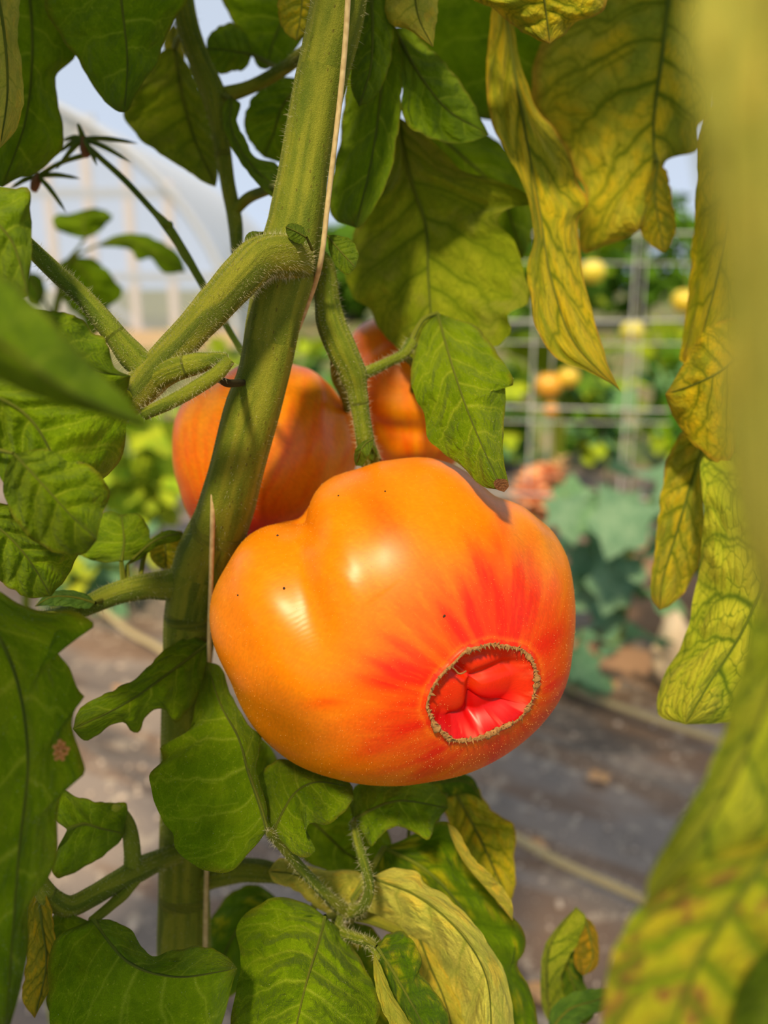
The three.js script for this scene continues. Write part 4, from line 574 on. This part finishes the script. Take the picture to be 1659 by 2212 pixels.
A('leafy', { label: 'lobed green leaf crossing behind the stem', M: [[448, 1390], [370, 1450], [270, 1520], [157, 1575]], L: [[420, 1374], [390, 1382], [350, 1408], [300, 1460], [225, 1500], [172, 1534]], R: [[445, 1440], [430, 1500], [380, 1560], [352, 1530], [312, 1552], [300, 1580], [284, 1580], [268, 1560], [238, 1566], [185, 1602]], d: [0.292, 0.275, 0.262], e: [0.004, 0.008], nu: 24, nv: 56, rw: 5, tint: '#d4dca8', at: [455, 1400, 0.302], ribTint: '#90a050' });
A('green', { label: 'broad green leaf lying under the big tomato', M: [[577, 1793], [562, 1741], [535, 1664], [517, 1598], [476, 1521], [447, 1430]], L: [[560, 1818], [535, 1846], [506, 1878], [480, 1886], [436, 1878], [406, 1860], [379, 1830], [374, 1802], [355, 1782], [342, 1752], [329, 1716], [322, 1675], [352, 1640], [347, 1613], [378, 1600], [410, 1572], [421, 1521], [438, 1466]], R: [[576, 1740], [560, 1686], [553, 1657], [562, 1620], [564, 1591], [542, 1572], [520, 1540], [500, 1503], [475, 1437]], d: [0.252, 0.262, 0.288], e: [-0.006, 0.012], q: 0.002, rip: 0.002, nu: 30, nv: 80, rw: 6, jag: 1.6, hair: 0.06, ribTint: '#d0d8a0', tint: '#e8f0c0' });
A('green', { label: 'curled green leaf lobe tucked under the tomato', M: [[590, 1800], [610, 1755], [640, 1710], [680, 1690], [762, 1700]], L: [[570, 1740], [555, 1690], [572, 1660], [600, 1642], [645, 1646], [700, 1668], [745, 1680]], R: [[650, 1852], [682, 1838], [662, 1806], [668, 1778], [700, 1782], [738, 1758], [762, 1722]], d: [0.255, 0.262, 0.27], e: [0.012, -0.006], q: 0.002, rip: 0.004, nu: 24, nv: 50, rw: 4, hair: 0.1, tint: '#d4d888', at: [620, 1845, 0.262], ribTint: '#c0c878' });
A('leafy', { M: [[762, 1772], [800, 1750], [860, 1730], [968, 1745]], L: [[755, 1720], [780, 1690], [850, 1680], [920, 1690], [962, 1720]], R: [[790, 1810], [800, 1830], [840, 1790], [880, 1790], [925, 1812], [940, 1780]], d: [0.279, 0.284, 0.295], e: [0.012, -0.004], q: 0.002, rip: 0.003, nu: 22, nv: 46, rw: 5, hair: 0.05, tint: '#c4cc84', ribTint: '#c0c878' });
A('green', { label: 'broad quilted leaf low beside the stem', M: [[702, 1980], [690, 2030], [660, 2130], [622, 2300]], L: [[670, 1955], [640, 1944], [592, 1938], [540, 1968], [508, 2010], [520, 2060], [512, 2130], [500, 2220], [520, 2290]], R: [[730, 2005], [762, 2042], [792, 2100], [818, 2150], [812, 2210], [740, 2290]], d: [0.268, 0.24, 0.232], e: [0.012, 0.016], q: 0.0024, rip: 0.003, nu: 28, nv: 64, rw: 5, hair: 0.05, tint: '#f8ffd0', at: [728, 1976, 0.286], ribTint: '#c0cc60' });
A('green', { label: 'broad green leaf on a dark stalk beside the stem', M: [[200, 1985], [280, 2080], [380, 2110], [512, 2092]], L: [[240, 1988], [282, 2006], [310, 2050], [332, 2066], [352, 2060], [420, 2044], [452, 2046], [492, 2070]], R: [[120, 2030], [105, 2150], [140, 2290], [300, 2330], [440, 2290], [482, 2200], [500, 2130]], d: [0.265, 0.24, 0.23], e: [0.01, -0.004], q: 0.002, rip: 0.003, nu: 26, nv: 56, rw: 6, hair: 0.05, tint: '#bcc890', ribTint: '#a8b868' });
A('green', { M: [[195, 1990], [180, 2060], [170, 2140], [150, 2300]], L: [[120, 1970], [108, 2050], [100, 2160]], R: [[245, 1990], [270, 2050], [290, 2150], [250, 2260]], d: [0.272, 0.268, 0.265], e: [0.006, 0.006], tint: '#a8b480', ribTint: '#a8b868' });
A('leafy', { M: [[145, 1792], [180, 1780], [220, 1790], [268, 1800]], L: [[110, 1760], [130, 1705], [165, 1720], [240, 1736], [272, 1737]], R: [[110, 1870], [125, 1896], [200, 1862], [232, 1842], [262, 1815]], d: [0.272, 0.275, 0.28], e: [0.004, 0.008], rip: 0.003, tint: '#a8b488', ribTint: '#90a050' });
A('yellow', { M: [[78, 1890], [90, 1990], [100, 2080], [75, 2200]], L: [[60, 1950], [55, 2080], [50, 2160]], R: [[110, 1960], [120, 2050], [112, 2120]], d: [0.27, 0.268], nu: 12, tint: '#8c8040', e: [0.006, -0.006] });
// curled leaves low on the right
A('pale', { label: 'large cream and yellow curled leaf showing its underside', M: [[800, 1895], [900, 1935], [990, 2010], [1050, 2110], [1062, 2300]], L: [[780, 1950], [800, 1975], [870, 2020], [930, 2050], [950, 2110], [985, 2180], [1000, 2300]], R: [[850, 1876], [905, 1886], [912, 1905], [960, 1930], [1010, 1980], [1060, 2045], [1098, 2130], [1100, 2290]], d: [0.285, 0.262, 0.26], e: [0.02, 0.016], q: 0.0026, rip: 0.002, nu: 28, nv: 70, rw: 4, tint: '#fffff0', at: [748, 1972, 0.288], ribTint: '#b8bc70' });
A('pale', { M: [[740, 1968], [690, 1925], [640, 1890], [580, 1882]], L: [[735, 1985], [690, 1965], [640, 1925], [590, 1902]], R: [[800, 1960], [800, 1900], [760, 1880], [700, 1880], [640, 1862], [600, 1856]], d: [0.294, 0.29, 0.288], e: [0.004, 0.01], roll: 0.006, q: 0.0016, nu: 18, nv: 40, rw: 3, tint: '#f0f0c0', ribTint: '#b8bc70' });
A('pale', { M: [[905, 2025], [930, 2090], [960, 2160], [1000, 2320]], L: [[880, 2020], [895, 2090], [900, 2160], [960, 2300]], R: [[930, 2030], [965, 2080], [1000, 2150], [1040, 2300]], d: [0.283, 0.275, 0.268], e: [0.004, 0.008], nu: 14, nv: 46, rw: 4, tint: '#fff0a0', ribTint: '#d0c870' });
A('mottled', { label: 'dark green leaf mottled with yellow behind the cream leaf', M: [[830, 1830], [920, 1880], [1010, 1980], [1080, 2120], [1110, 2320]], L: [[820, 1880], [880, 1930], [960, 2000], [1020, 2120], [1040, 2300]], R: [[900, 1800], [960, 1775], [985, 1800], [1000, 1850], [1050, 1905], [1085, 1960], [1130, 2010], [1132, 2060], [1118, 2080], [1140, 2130], [1160, 2195], [1150, 2300]], d: [0.305, 0.3, 0.3], e: [0.01, 0.004], roll: -0.006, q: 0.0026, rip: 0.003, nu: 28, nv: 70, tint: '#ecf0c0', at: [760, 1950, 0.29], ribTint: '#90a050' });
A('pale', { M: [[966, 1778], [1010, 1870], [1060, 1930], [1108, 1990]], L: [[975, 1810], [1000, 1860], [1045, 1915], [1090, 1965]], R: [[985, 1790], [1020, 1848], [1075, 1905], [1105, 1950]], d: [0.292, 0.288, 0.29], nu: 8, nv: 36, rw: 0, rip: 0.003, tint: '#e8d88c', e: [0.004, 0.004] });
A('yellow', { label: 'yellow leaf standing behind the mottled one', M: [[970, 1690], [1010, 1760], [1055, 1850], [1100, 1960]], L: [[950, 1720], [975, 1790], [1010, 1880], [1070, 1950]], R: [[1010, 1680], [1050, 1730], [1075, 1760], [1112, 1785], [1110, 1850], [1112, 1920]], d: [0.335, 0.33, 0.325], e: [0.008, 0.006], q: 0.0024, tint: '#e4e0a0', at: [900, 1900, 0.32] });
A('mottled', { M: [[890, 1690], [940, 1690], [1010, 1690], [1042, 1730]], L: [[900, 1670], [960, 1665], [1020, 1680]], R: [[900, 1720], [950, 1725], [1010, 1715]], d: [0.33, 0.33], nu: 10, nv: 24, rw: 3, tint: '#b8c0a0', at: [880, 1850, 0.31] });
A('mottled', { label: 'narrow dark green leaf with a cream margin', M: [[815, 2045], [850, 2100], [885, 2160], [960, 2300]], L: [[805, 2070], [830, 2150], [870, 2230], [930, 2300]], R: [[835, 2020], [870, 2010], [896, 2040], [912, 2080], [905, 2100], [930, 2130], [966, 2190], [975, 2280]], d: [0.258, 0.245, 0.24], e: [0.012, 0.008], q: 0.002, nu: 22, nv: 50, rw: 5, tint: '#c8d4a8', at: [790, 2030, 0.264], ribTint: '#a0b060' });
A('pale', { M: [[808, 2060], [828, 2130], [860, 2200], [900, 2300]], L: [[806, 2090], [815, 2150], [845, 2220]], R: [[820, 2080], [850, 2150], [880, 2200], [930, 2280]], d: [0.248, 0.24, 0.236], nu: 8, nv: 36, rw: 0, tint: '#e4e898' });
A('mottled', { M: [[640, 2010], [560, 1960], [500, 2030], [455, 2150]], L: [[600, 1940], [540, 1910], [470, 1960], [440, 2060]], R: [[640, 2060], [560, 2090], [500, 2150]], d: [0.345, 0.345], tint: '#b4bc80', at: [700, 1930, 0.297] });
A('mottled', { M: [[760, 1990], [740, 2100], [780, 2220], [800, 2320]], L: [[720, 2000], [690, 2120], [720, 2260]], R: [[810, 2010], [850, 2120], [880, 2280]], d: [0.3, 0.3], tint: '#d0c070', at: [748, 1974, 0.289] });
A('leafy', { M: [[600, 1720], [680, 1780], [760, 1850], [840, 1880]], L: [[570, 1800], [660, 1860], [760, 1900]], R: [[640, 1690], [760, 1730], [840, 1800]], d: [0.33, 0.33], tint: '#a8b070', at: [430, 1700, 0.315], bend: [0, -20] });
A('leafy', { M: [[430, 1620], [480, 1680], [540, 1700], [600, 1640]], L: [[440, 1680], [500, 1730], [560, 1740]], R: [[460, 1590], [520, 1600], [570, 1600]], d: [0.315, 0.325], tint: '#b0b888', at: [405, 1600, 0.308] });
{ // a cream leaf folded at its tip, low on the right
  const m = { d: [0.35, 0.34, 0.335] };
  A('net', { ...m, M: [[1190, 2215], [1182, 2120], [1190, 2040], [1242, 1962]], L: [[1172, 2180], [1168, 2100], [1178, 2040], [1210, 1995]], R: [[1215, 2170], [1215, 2100], [1250, 2030], [1262, 1980]], nu: 12, nv: 36, rw: 4, tint: '#d4e0c0', e: [0.006, -0.006], at: [1120, 2330, 0.33] });
  A('yellow', { M: [[1262, 1978], [1275, 2030], [1280, 2070], [1262, 2108]], L: [[1245, 2010], [1240, 2060], [1248, 2095]], R: [[1285, 2000], [1294, 2050], [1288, 2090]], d: [0.336, 0.33], nu: 10, nv: 24, rw: 3, tint: '#e8b850', at: [1242, 1962, 0.336] });
  A('mottled', { M: [[1222, 2050], [1230, 2100], [1245, 2150], [1265, 2215]], L: [[1200, 2080], [1205, 2130], [1225, 2200]], R: [[1250, 2060], [1262, 2120], [1285, 2190]], d: [0.345, 0.345], nu: 10, nv: 24, rw: 3, tint: '#dce0a0', at: [1200, 2200, 0.35] });
  A('far', { M: [[1185, 2230], [1230, 2180], [1290, 2160], [1340, 2140]], L: [[1190, 2180], [1225, 2150], [1285, 2135]], R: [[1240, 2225], [1270, 2195], [1310, 2180]], d: [0.33, 0.325], nu: 10, nv: 24, rw: 4, tint: '#d8ecb0', at: [1120, 2330, 0.33] });
}
growHair(plant, 0.0002, 0.0007, 0.00003, 'leaf_hair');
{ // dried flowers on their stalk
  const tr = stem('flower_stalk', [[560, 810, 0.275, 8], [517, 750, 0.295, 7], [470, 670, 0.305, 8], [430, 600, 0.312, 9], [395, 540, 0.317, 10], [362, 490, 0.32, 11], [330, 455, 0.324, 7], [270, 390, 0.33, 7], [215, 340, 0.335, 6.5], [183, 312, 0.337, 6.5]], { seg: 80, rad: 10 }, '#607038', 'thin dark stalk ending in dried flowers');
  part('knuckle', tubeGeo([[352, 484, 0.318, 7], [364, 486, 0.318, 9], [374, 484, 0.318, 7]], { seg: 10, rad: 8 }), stemMat('#607038'), tr);
  const brown = new THREE.MeshPhysicalMaterial({ color: new THREE.Color(...lin([150, 92, 52])), roughness: 1, transmission: 0.25, thickness: 0, side: THREE.DoubleSide });
  const flower = (c, tips, cor, stub) => {
    for (const [x, y, dd] of tips) part('sepal', tubeGeo([[c[0], c[1], c[2], 5], [mix(c[0], x, 0.4), mix(c[1], y, 0.4) - 5, c[2] + dd * 0.5, 5.5], [mix(c[0], x, 0.75), mix(c[1], y, 0.75) - 3, c[2] + dd * 0.8, 4], [x, y, c[2] + dd, 1]], { seg: 16, rad: 8 }), stemMat('#5c7048'), tr);
    part('dried_petals', tubeGeo([[c[0], c[1], c[2], 7], [mix(c[0], cor[0], 0.5), mix(c[1], cor[1], 0.5), c[2] - 0.002, 10], [cor[0], cor[1], c[2] - 0.003, 7]], { seg: 14, rad: 9, rib: 0.16 }), brown, tr);
    if (stub) part('flower_stub', tubeGeo([[c[0], c[1], c[2], 7], [stub[0], stub[1], c[2], 4]], { seg: 8, rad: 8 }), stemMat('#8c9050'), tr);
  };
  flower([180, 300, 0.337], [[298, 310, 0.006], [283, 352, -0.008], [210, 359, -0.01], [121, 367, -0.006], [135, 304, 0.006], [124, 332, 0.008]], [187, 340], [168, 266]);
  flower([82, 380, 0.34], [[174, 386, 0.004], [143, 459, -0.008], [22, 408, -0.004], [60, 352, 0.008]], [72, 414]);
  part('flower_stalk', tubeGeo([[82, 380, 0.34, 5], [130, 352, 0.342, 5], [200, 330, 0.338, 6]], { seg: 14, rad: 8 }), stemMat('#607038'), tr);
}
// ---------------------------------------------------------------- twine wound along the stem
{
  const t = thing('twine', 'thin beige support twine wound along the thick tomato stem', 'twine', root);
  const tw = new THREE.MeshStandardMaterial({ map: tex(64, 256, (u, v) => mixc([172, 146, 98], [222, 200, 150], fbm(u * 9, v * 50, 3)).map(clampc)), roughness: 0.9 });
  part('twine_strand', tubeGeo([[800, -1300, 0.262, 6], [775, -500, 0.25, 6], [754, -60, 0.2475, 6.5], [748, 60, 0.2485, 6.5], [737, 190, 0.25, 6.5], [721, 330, 0.2525, 6], [707, 450, 0.255, 6], [694, 560, 0.258, 6], [676, 625, 0.268, 6], [630, 740, 0.278, 6], [560, 880, 0.2835, 5.5], [495, 985, 0.2825, 5.5], [462, 1040, 0.27, 5.5], [459, 1120, 0.2715, 5.5], [456, 1250, 0.2795, 5], [452, 1380, 0.289, 5], [453, 1500, 0.297, 5], [449, 1700, 0.302, 5], [446, 1880, 0.3065, 5], [443, 2060, 0.311, 5], [445, 2400, 0.321, 5], [...Q(new THREE.Vector3(root.x + 0.01, 0.01, root.z)), 5]], { seg: 240, rad: 9, rib: 0.08 }), tw, t);
}
// ---------------------------------------------------------------- neighbouring plants that reach into the picture
let leftPlant, rightPlant;
{ // left: leaves close to the lens
  const b = rootAt(-500, 1500, 0.26), p2 = leftPlant = thing('tomato_plant', 'tomato plant with broad green leaves, one bearing a cluster of brown insect eggs', 'tomato plant', b), S = (x) => ({ ...x });
  stem('main_stem', [[-420, -900, 0.26, 40], [-440, 300, 0.25, 48], [-470, 1300, 0.255, 50], [...Q(new THREE.Vector3(b.x, 0.3, b.z)), 45], [...Q(new THREE.Vector3(b.x, -0.01, b.z)), 40]], { on: p2, seg: 60 });
  const F = (k, o) => leaf(p2, k, o);
  F('leafy', { M: [[-80, 420], [-20, 470], [25, 520], [62, 640]], L: [[-60, 520], [0, 600], [30, 645]], R: [[-40, 395], [20, 405], [62, 408], [66, 450], [68, 540]], d: [0.21, 0.2, 0.195], nu: 14, nv: 34, tint: '#f0f4b0', at: [-430, 300, 0.25], ribTint: '#b0b860' });
  F('leafy', { label: 'blurred pointed green leaf', M: [[-160, 640], [0, 740], [150, 845], [325, 925]], L: [[-120, 560], [0, 590], [62, 642], [122, 702], [205, 795], [285, 875]], R: [[-120, 770], [0, 825], [100, 866], [200, 892], [285, 918]], d: [0.112, 0.118, 0.128], e: [0.01, 0.006], q: 0.0008, rip: 0.001, rw: 9, tint: '#dcf4d0', at: [-440, 600, 0.2], ribTint: '#d8d890' });
  F('leafy', { M: [[40, 660], [130, 740], [210, 800], [282, 812]], L: [[90, 668], [168, 684], [205, 720], [228, 732], [248, 795]], R: [[60, 780], [140, 860], [220, 890], [272, 850]], d: [0.205, 0.21, 0.218], tint: '#b8bc80', rip: 0.003, rw: 5, at: [-100, 620, 0.205], ribTint: '#90a050' });
  F('green', { label: 'broad leaf with a wavy edge', M: [[-60, 830], [60, 900], [130, 1020], [190, 1186]], L: [[-40, 950], [20, 1060], [90, 1150], [150, 1190]], R: [[60, 800], [200, 830], [282, 850], [272, 915], [264, 982], [238, 1022], [206, 1050], [205, 1100], [214, 1135]], d: [0.2, 0.205, 0.218], e: [0.006, 0.018], q: 0.0018, rip: 0.004, nu: 26, nv: 52, rw: 6, tint: '#e8f0a0', at: [-450, 900, 0.25], ribTint: '#90a050' });
  F('leafy', { M: [[30, 980], [100, 1055], [160, 1120], [210, 1165]], L: [[5, 1050], [45, 1140], [115, 1192], [180, 1196]], R: [[110, 970], [200, 1010], [236, 1060], [216, 1125]], d: [0.2, 0.2], nu: 14, nv: 30, rw: 4, tint: '#a4a464', at: [-60, 960, 0.215], ribTint: '#90a050' });
  F('leafy', { M: [[-60, 1100], [20, 1160], [70, 1220], [110, 1288]], L: [[-60, 1180], [-20, 1240], [20, 1270], [60, 1290]], R: [[20, 1090], [90, 1160], [168, 1190], [160, 1215], [140, 1252]], d: [0.215, 0.218, 0.222], e: [0.006, 0.008], q: 0.0016, tint: '#dce890', at: [-455, 1000, 0.25], rw: 5, ribTint: '#708038' });
  const big2 = F('leafy', { label: 'big green leaf with a cluster of insect eggs', M: [[-80, 1270], [20, 1420], [60, 1620], [40, 1850], [10, 2260]], L: [[-140, 1400], [-150, 1700], [-120, 2000], [-60, 2200]], R: [[-20, 1270], [40, 1304], [100, 1322], [165, 1322], [206, 1350], [170, 1366], [122, 1364], [118, 1395], [150, 1440], [170, 1490], [184, 1502], [164, 1530], [155, 1570], [174, 1630], [183, 1670], [142, 1700], [126, 1750], [122, 1850], [102, 1900], [66, 1950], [60, 2050], [40, 2150]], d: [0.2, 0.19, 0.188], e: [0.004, 0.004], q: 0.0016, rip: 0.003, nu: 34, nv: 96, rw: 6, hair: 0.1, tint: '#d8dc98', at: [-460, 1100, 0.252], ribTint: '#90a050' });
  growHair(p2, 0.0003, 0.0009, 0.00003, 'leaf_hair');
  { const gs = []; for (let k = 0; k < 16; k++) { const a = k * 2.4, q = 5.4 * Math.sqrt(k), g = new THREE.SphereGeometry(0.0005, 10, 8), p = P(131 + q * Math.cos(a) * 0.8, 1622 + q * Math.sin(a), 0.1868 + (k % 3) * 0.0004); g.translate(p.x, p.y, p.z); gs.push(g); } part('insect_eggs', mergeGeometries(gs), new THREE.MeshPhysicalMaterial({ color: new THREE.Color(...lin([196, 128, 62])), roughness: 0.3, clearcoat: 0.5 }), big2, 'cluster of glossy brown insect eggs'); }
}
{ // right: yellowing leaves on a stem just outside the frame
  const b = rootAt(1990, 1500, 0.34), p3 = rightPlant = thing('tomato_plant', 'tomato plant whose long hanging leaves turn yellow between dark green veins', 'tomato plant', b);
  stem('main_stem', [[1950, -900, 0.36, 30], [1960, 300, 0.345, 38], [1985, 1300, 0.34, 40], [...Q(new THREE.Vector3(b.x, 0.3, b.z)), 36], [...Q(new THREE.Vector3(b.x, -0.01, b.z)), 32]], { on: p3, seg: 60 });
  const F = (k, o) => leaf(p3, k, o);
  F('yellow', { M: [[1650, 180], [1600, 350], [1560, 560], [1500, 790]], L: [[1540, 230], [1512, 290], [1506, 400], [1492, 560], [1486, 650], [1476, 730], [1472, 780]], R: [[1700, 300], [1680, 520], [1600, 720]], d: [0.335, 0.325, 0.32], e: [0.006, 0.014], q: 0.0024, nu: 20, nv: 60, tint: '#dcd47c', at: [1958, 100, 0.347], ribTint: '#8c9a50' });
  F('yellow', { label: 'folded yellow leaf flap', M: [[1640, 730], [1560, 800], [1500, 830], [1437, 852]], L: [[1610, 860], [1570, 1000], [1500, 962], [1470, 922], [1450, 890]], R: [[1600, 690], [1540, 700], [1500, 745], [1470, 800]], d: [0.31, 0.3, 0.305], e: [0.008, 0.006], q: 0.0024, nu: 22, nv: 44, tint: '#ece090', at: [1970, 700, 0.342], ribTint: '#8c9a50', rw: 5 });
  F('yellow', { label: 'narrow yellow leaf with a dark midrib', M: [[1530, 930], [1505, 1000], [1465, 1140], [1430, 1260], [1425, 1318]], L: [[1480, 930], [1446, 980], [1430, 1050], [1421, 1120], [1415, 1200], [1406, 1250], [1410, 1295]], R: [[1530, 980], [1522, 1060], [1520, 1150], [1510, 1212], [1490, 1262], [1458, 1304]], d: [0.33, 0.325, 0.32], e: [0.008, 0.01], q: 0.0022, nu: 20, nv: 60, rw: 7, ribTint: '#7c8c40', at: [1985, 860, 0.342] });
  F('net', { label: 'broad yellow-green leaf netted with dark veins', M: [[1720, 1060], [1660, 1240], [1600, 1370], [1530, 1480], [1480, 1565]], L: [[1600, 980], [1520, 985], [1515, 1050], [1521, 1100], [1516, 1180], [1506, 1250], [1490, 1330], [1470, 1400], [1440, 1450], [1421, 1515], [1424, 1544]], R: [[1790, 1180], [1760, 1400], [1660, 1520], [1560, 1562]], d: [0.3, 0.295, 0.29], e: [0.012, 0.01], q: 0.003, rip: 0.003, nu: 30, nv: 70, rw: 8, ribTint: '#7c9048', at: [1985, 980, 0.34] });
}
{ // right: leaves almost touching the lens
  const b = rootAt(2600, 1300, 0.16), p4 = thing('tomato_plant', 'blurred tomato plant with pale yellow leaves blotched brown between green veins', 'tomato plant', b);
  stem('main_stem', [[2600, -600, 0.15, 70], [2600, 1000, 0.15, 80], [...Q(new THREE.Vector3(b.x, 0.3, b.z)), 60], [...Q(new THREE.Vector3(b.x, -0.01, b.z)), 50]], { on: p4, seg: 50 });
  const F = (k, o) => leaf(p4, k, o);
  F('pale', { label: 'blurred pale yellow leaf edge', M: [[1700, -160], [1660, 150], [1665, 600], [1675, 1000], [1695, 1350]], L: [[1580, -150], [1490, 0], [1510, 300], [1555, 600], [1555, 900], [1590, 1150], [1640, 1300]], R: [[1775, 0], [1770, 600], [1765, 1000], [1740, 1250]], d: [0.058, 0.057, 0.058], e: [0.004, 0.004], q: 0.0004, rip: 0.0005, rw: 9, tint: '#ffffff', at: [2600, -200, 0.15], ribTint: '#d8d890' });
  F('net', { label: 'blurred pale green leaf folded over', M: [[1760, 1180], [1640, 1560], [1520, 1800], [1390, 1960]], L: [[1670, 1220], [1590, 1480], [1545, 1630], [1460, 1790], [1405, 1890]], R: [[1800, 1500], [1700, 1800], [1600, 1850], [1480, 1900]], d: [0.12, 0.122, 0.124], e: [0.004, 0.006], q: 0.0004, rip: 0.0006, rw: 10, tint: '#e4f0cc', at: [2600, 900, 0.15], ribTint: '#d0d8a0' });
  F('blight', { label: 'blurred yellow leaf blotched with brown between green veins', M: [[1700, 1800], [1580, 1960], [1500, 2100], [1420, 2330]], L: [[1600, 1830], [1480, 1880], [1390, 1950], [1330, 2040], [1308, 2140], [1312, 2280]], R: [[1800, 1900], [1760, 2100], [1640, 2300]], d: [0.12, 0.12, 0.118], e: [0.006, 0.006], q: 0.001, rip: 0.001, rw: 14, tint: '#ffffd8', at: [2600, 1200, 0.15], ribTint: '#a0b860' });
  F('green', { M: [[1760, 2020], [1680, 2120], [1620, 2300]], L: [[1680, 2030], [1610, 2110], [1580, 2210]], R: [[1800, 2150], [1720, 2300]], d: [0.11, 0.11], tint: '#e0ecc8', rw: 8, nu: 12, nv: 30, at: [2600, 1400, 0.15] });
}
{ // the plants go on above and beside the frame: dense foliage with gaps where the sun comes through
  const toSun = sun.position.clone().sub(sun.target.position).normalize();
  const sunny = [[850, 1100, 0.25], [700, 1250, 0.24], [560, 1300, 0.25], [900, 1300, 0.23], [1100, 1250, 0.24], [850, 1550, 0.24], [1050, 1500, 0.235], [1200, 1300, 0.27], [600, 1500, 0.26], [640, 1000, 0.31], [430, 1000, 0.33], [850, 850, 0.36], [1000, 850, 0.26], [650, 1720, 0.26], [860, 1740, 0.28], [620, 2080, 0.24], [720, 2150, 0.24], [900, 1950, 0.28], [1030, 2100, 0.27], [1060, 1800, 0.33], [60, 920, 0.2], [130, 900, 0.2], [80, 1220, 0.22], [30, 500, 0.2], [600, 520, 0.25], [450, 680, 0.24], [620, 400, 0.255], [1220, 600, 0.3], [1280, 760, 0.29], [1200, 400, 0.3], [1350, 440, 0.35], [1250, 400, 0.35], [1460, 1100, 0.32], [1560, 1350, 0.295], [1480, 850, 0.3], [950, 600, 0.32], [1050, 600, 0.32], [1620, 300, 0.057], [1620, 900, 0.057], [1520, 1600, 0.12], [1450, 2050, 0.12]].map((q) => P(...q));
  const fill = (n, x0, x1, y0, y1, z0, z1, s0 = 0.09, s1 = 0.14, rej = 0.62) => { let left = n; for (let k = 0; k < n * 12 && left > 0; k++) {
    const x = rr(x0, x1), at = EYE.clone().addScaledVector(RIGHT, x).addScaledVector(UP, rr(y0, y1)).addScaledVector(BACK, -rr(z0, z1)), size = rr(s0, s1), dir = RIGHT.clone().multiplyScalar(rr(-1, 1)).addScaledVector(UP, rr(-0.5, 0.2)).addScaledVector(BACK, rr(-1, 1)).normalize(), mid = at.clone().addScaledVector(dir, size / 2);
    const q = Q(mid), far = mid.distanceTo(EYE);
    if (far < 0.12 || (q[2] > -0.05 && Math.abs(q[0] - W / 2) * Math.max(0.02, q[2]) < (W / 2 + 60) * Math.max(0.02, q[2]) + 0.08 * FPX && Math.abs(q[1] - H / 2) * Math.max(0.02, q[2]) < (H / 2 + 60) * Math.max(0.02, q[2]) + 0.08 * FPX)) continue;
    if (sunny.some((s) => { const v = mid.clone().sub(s), t = v.dot(toSun); return t > 0 && v.addScaledVector(toSun, -t).length() < size * rej; })) continue;
    plainLeaf(x < -0.24 ? leftPlant : x > 0.26 ? rightPlant : plant, leafMat(left % 2 ? 'leafy' : 'green'), at, dir, size, left); left--;
  } };
  fill(180, -0.5, 0.5, 0.26, 0.7, -0.1, 0.55); fill(60, -0.55, -0.2, -0.35, 0.3, -0.1, 0.35); fill(30, 0.28, 0.6, -0.3, 0.3, 0.1, 0.5);
  fill(40, -0.2, -0.08, -0.02, 0.22, -0.12, 0.09, 0.06, 0.08, 0.45); fill(90, -0.4, 0.1, 0.24, 0.5, 0.0, 0.2, 0.08, 0.11, 0.45);
  stem('side_shoot', [[770, -700, 0.262, 30], [700, -1300, 0.22, 40], [500, -2400, 0.16, 50], [300, -4200, 0.11, 50]], { seg: 30, rad: 12 });
}
shadows(scene);
renderer.render(scene, camera);
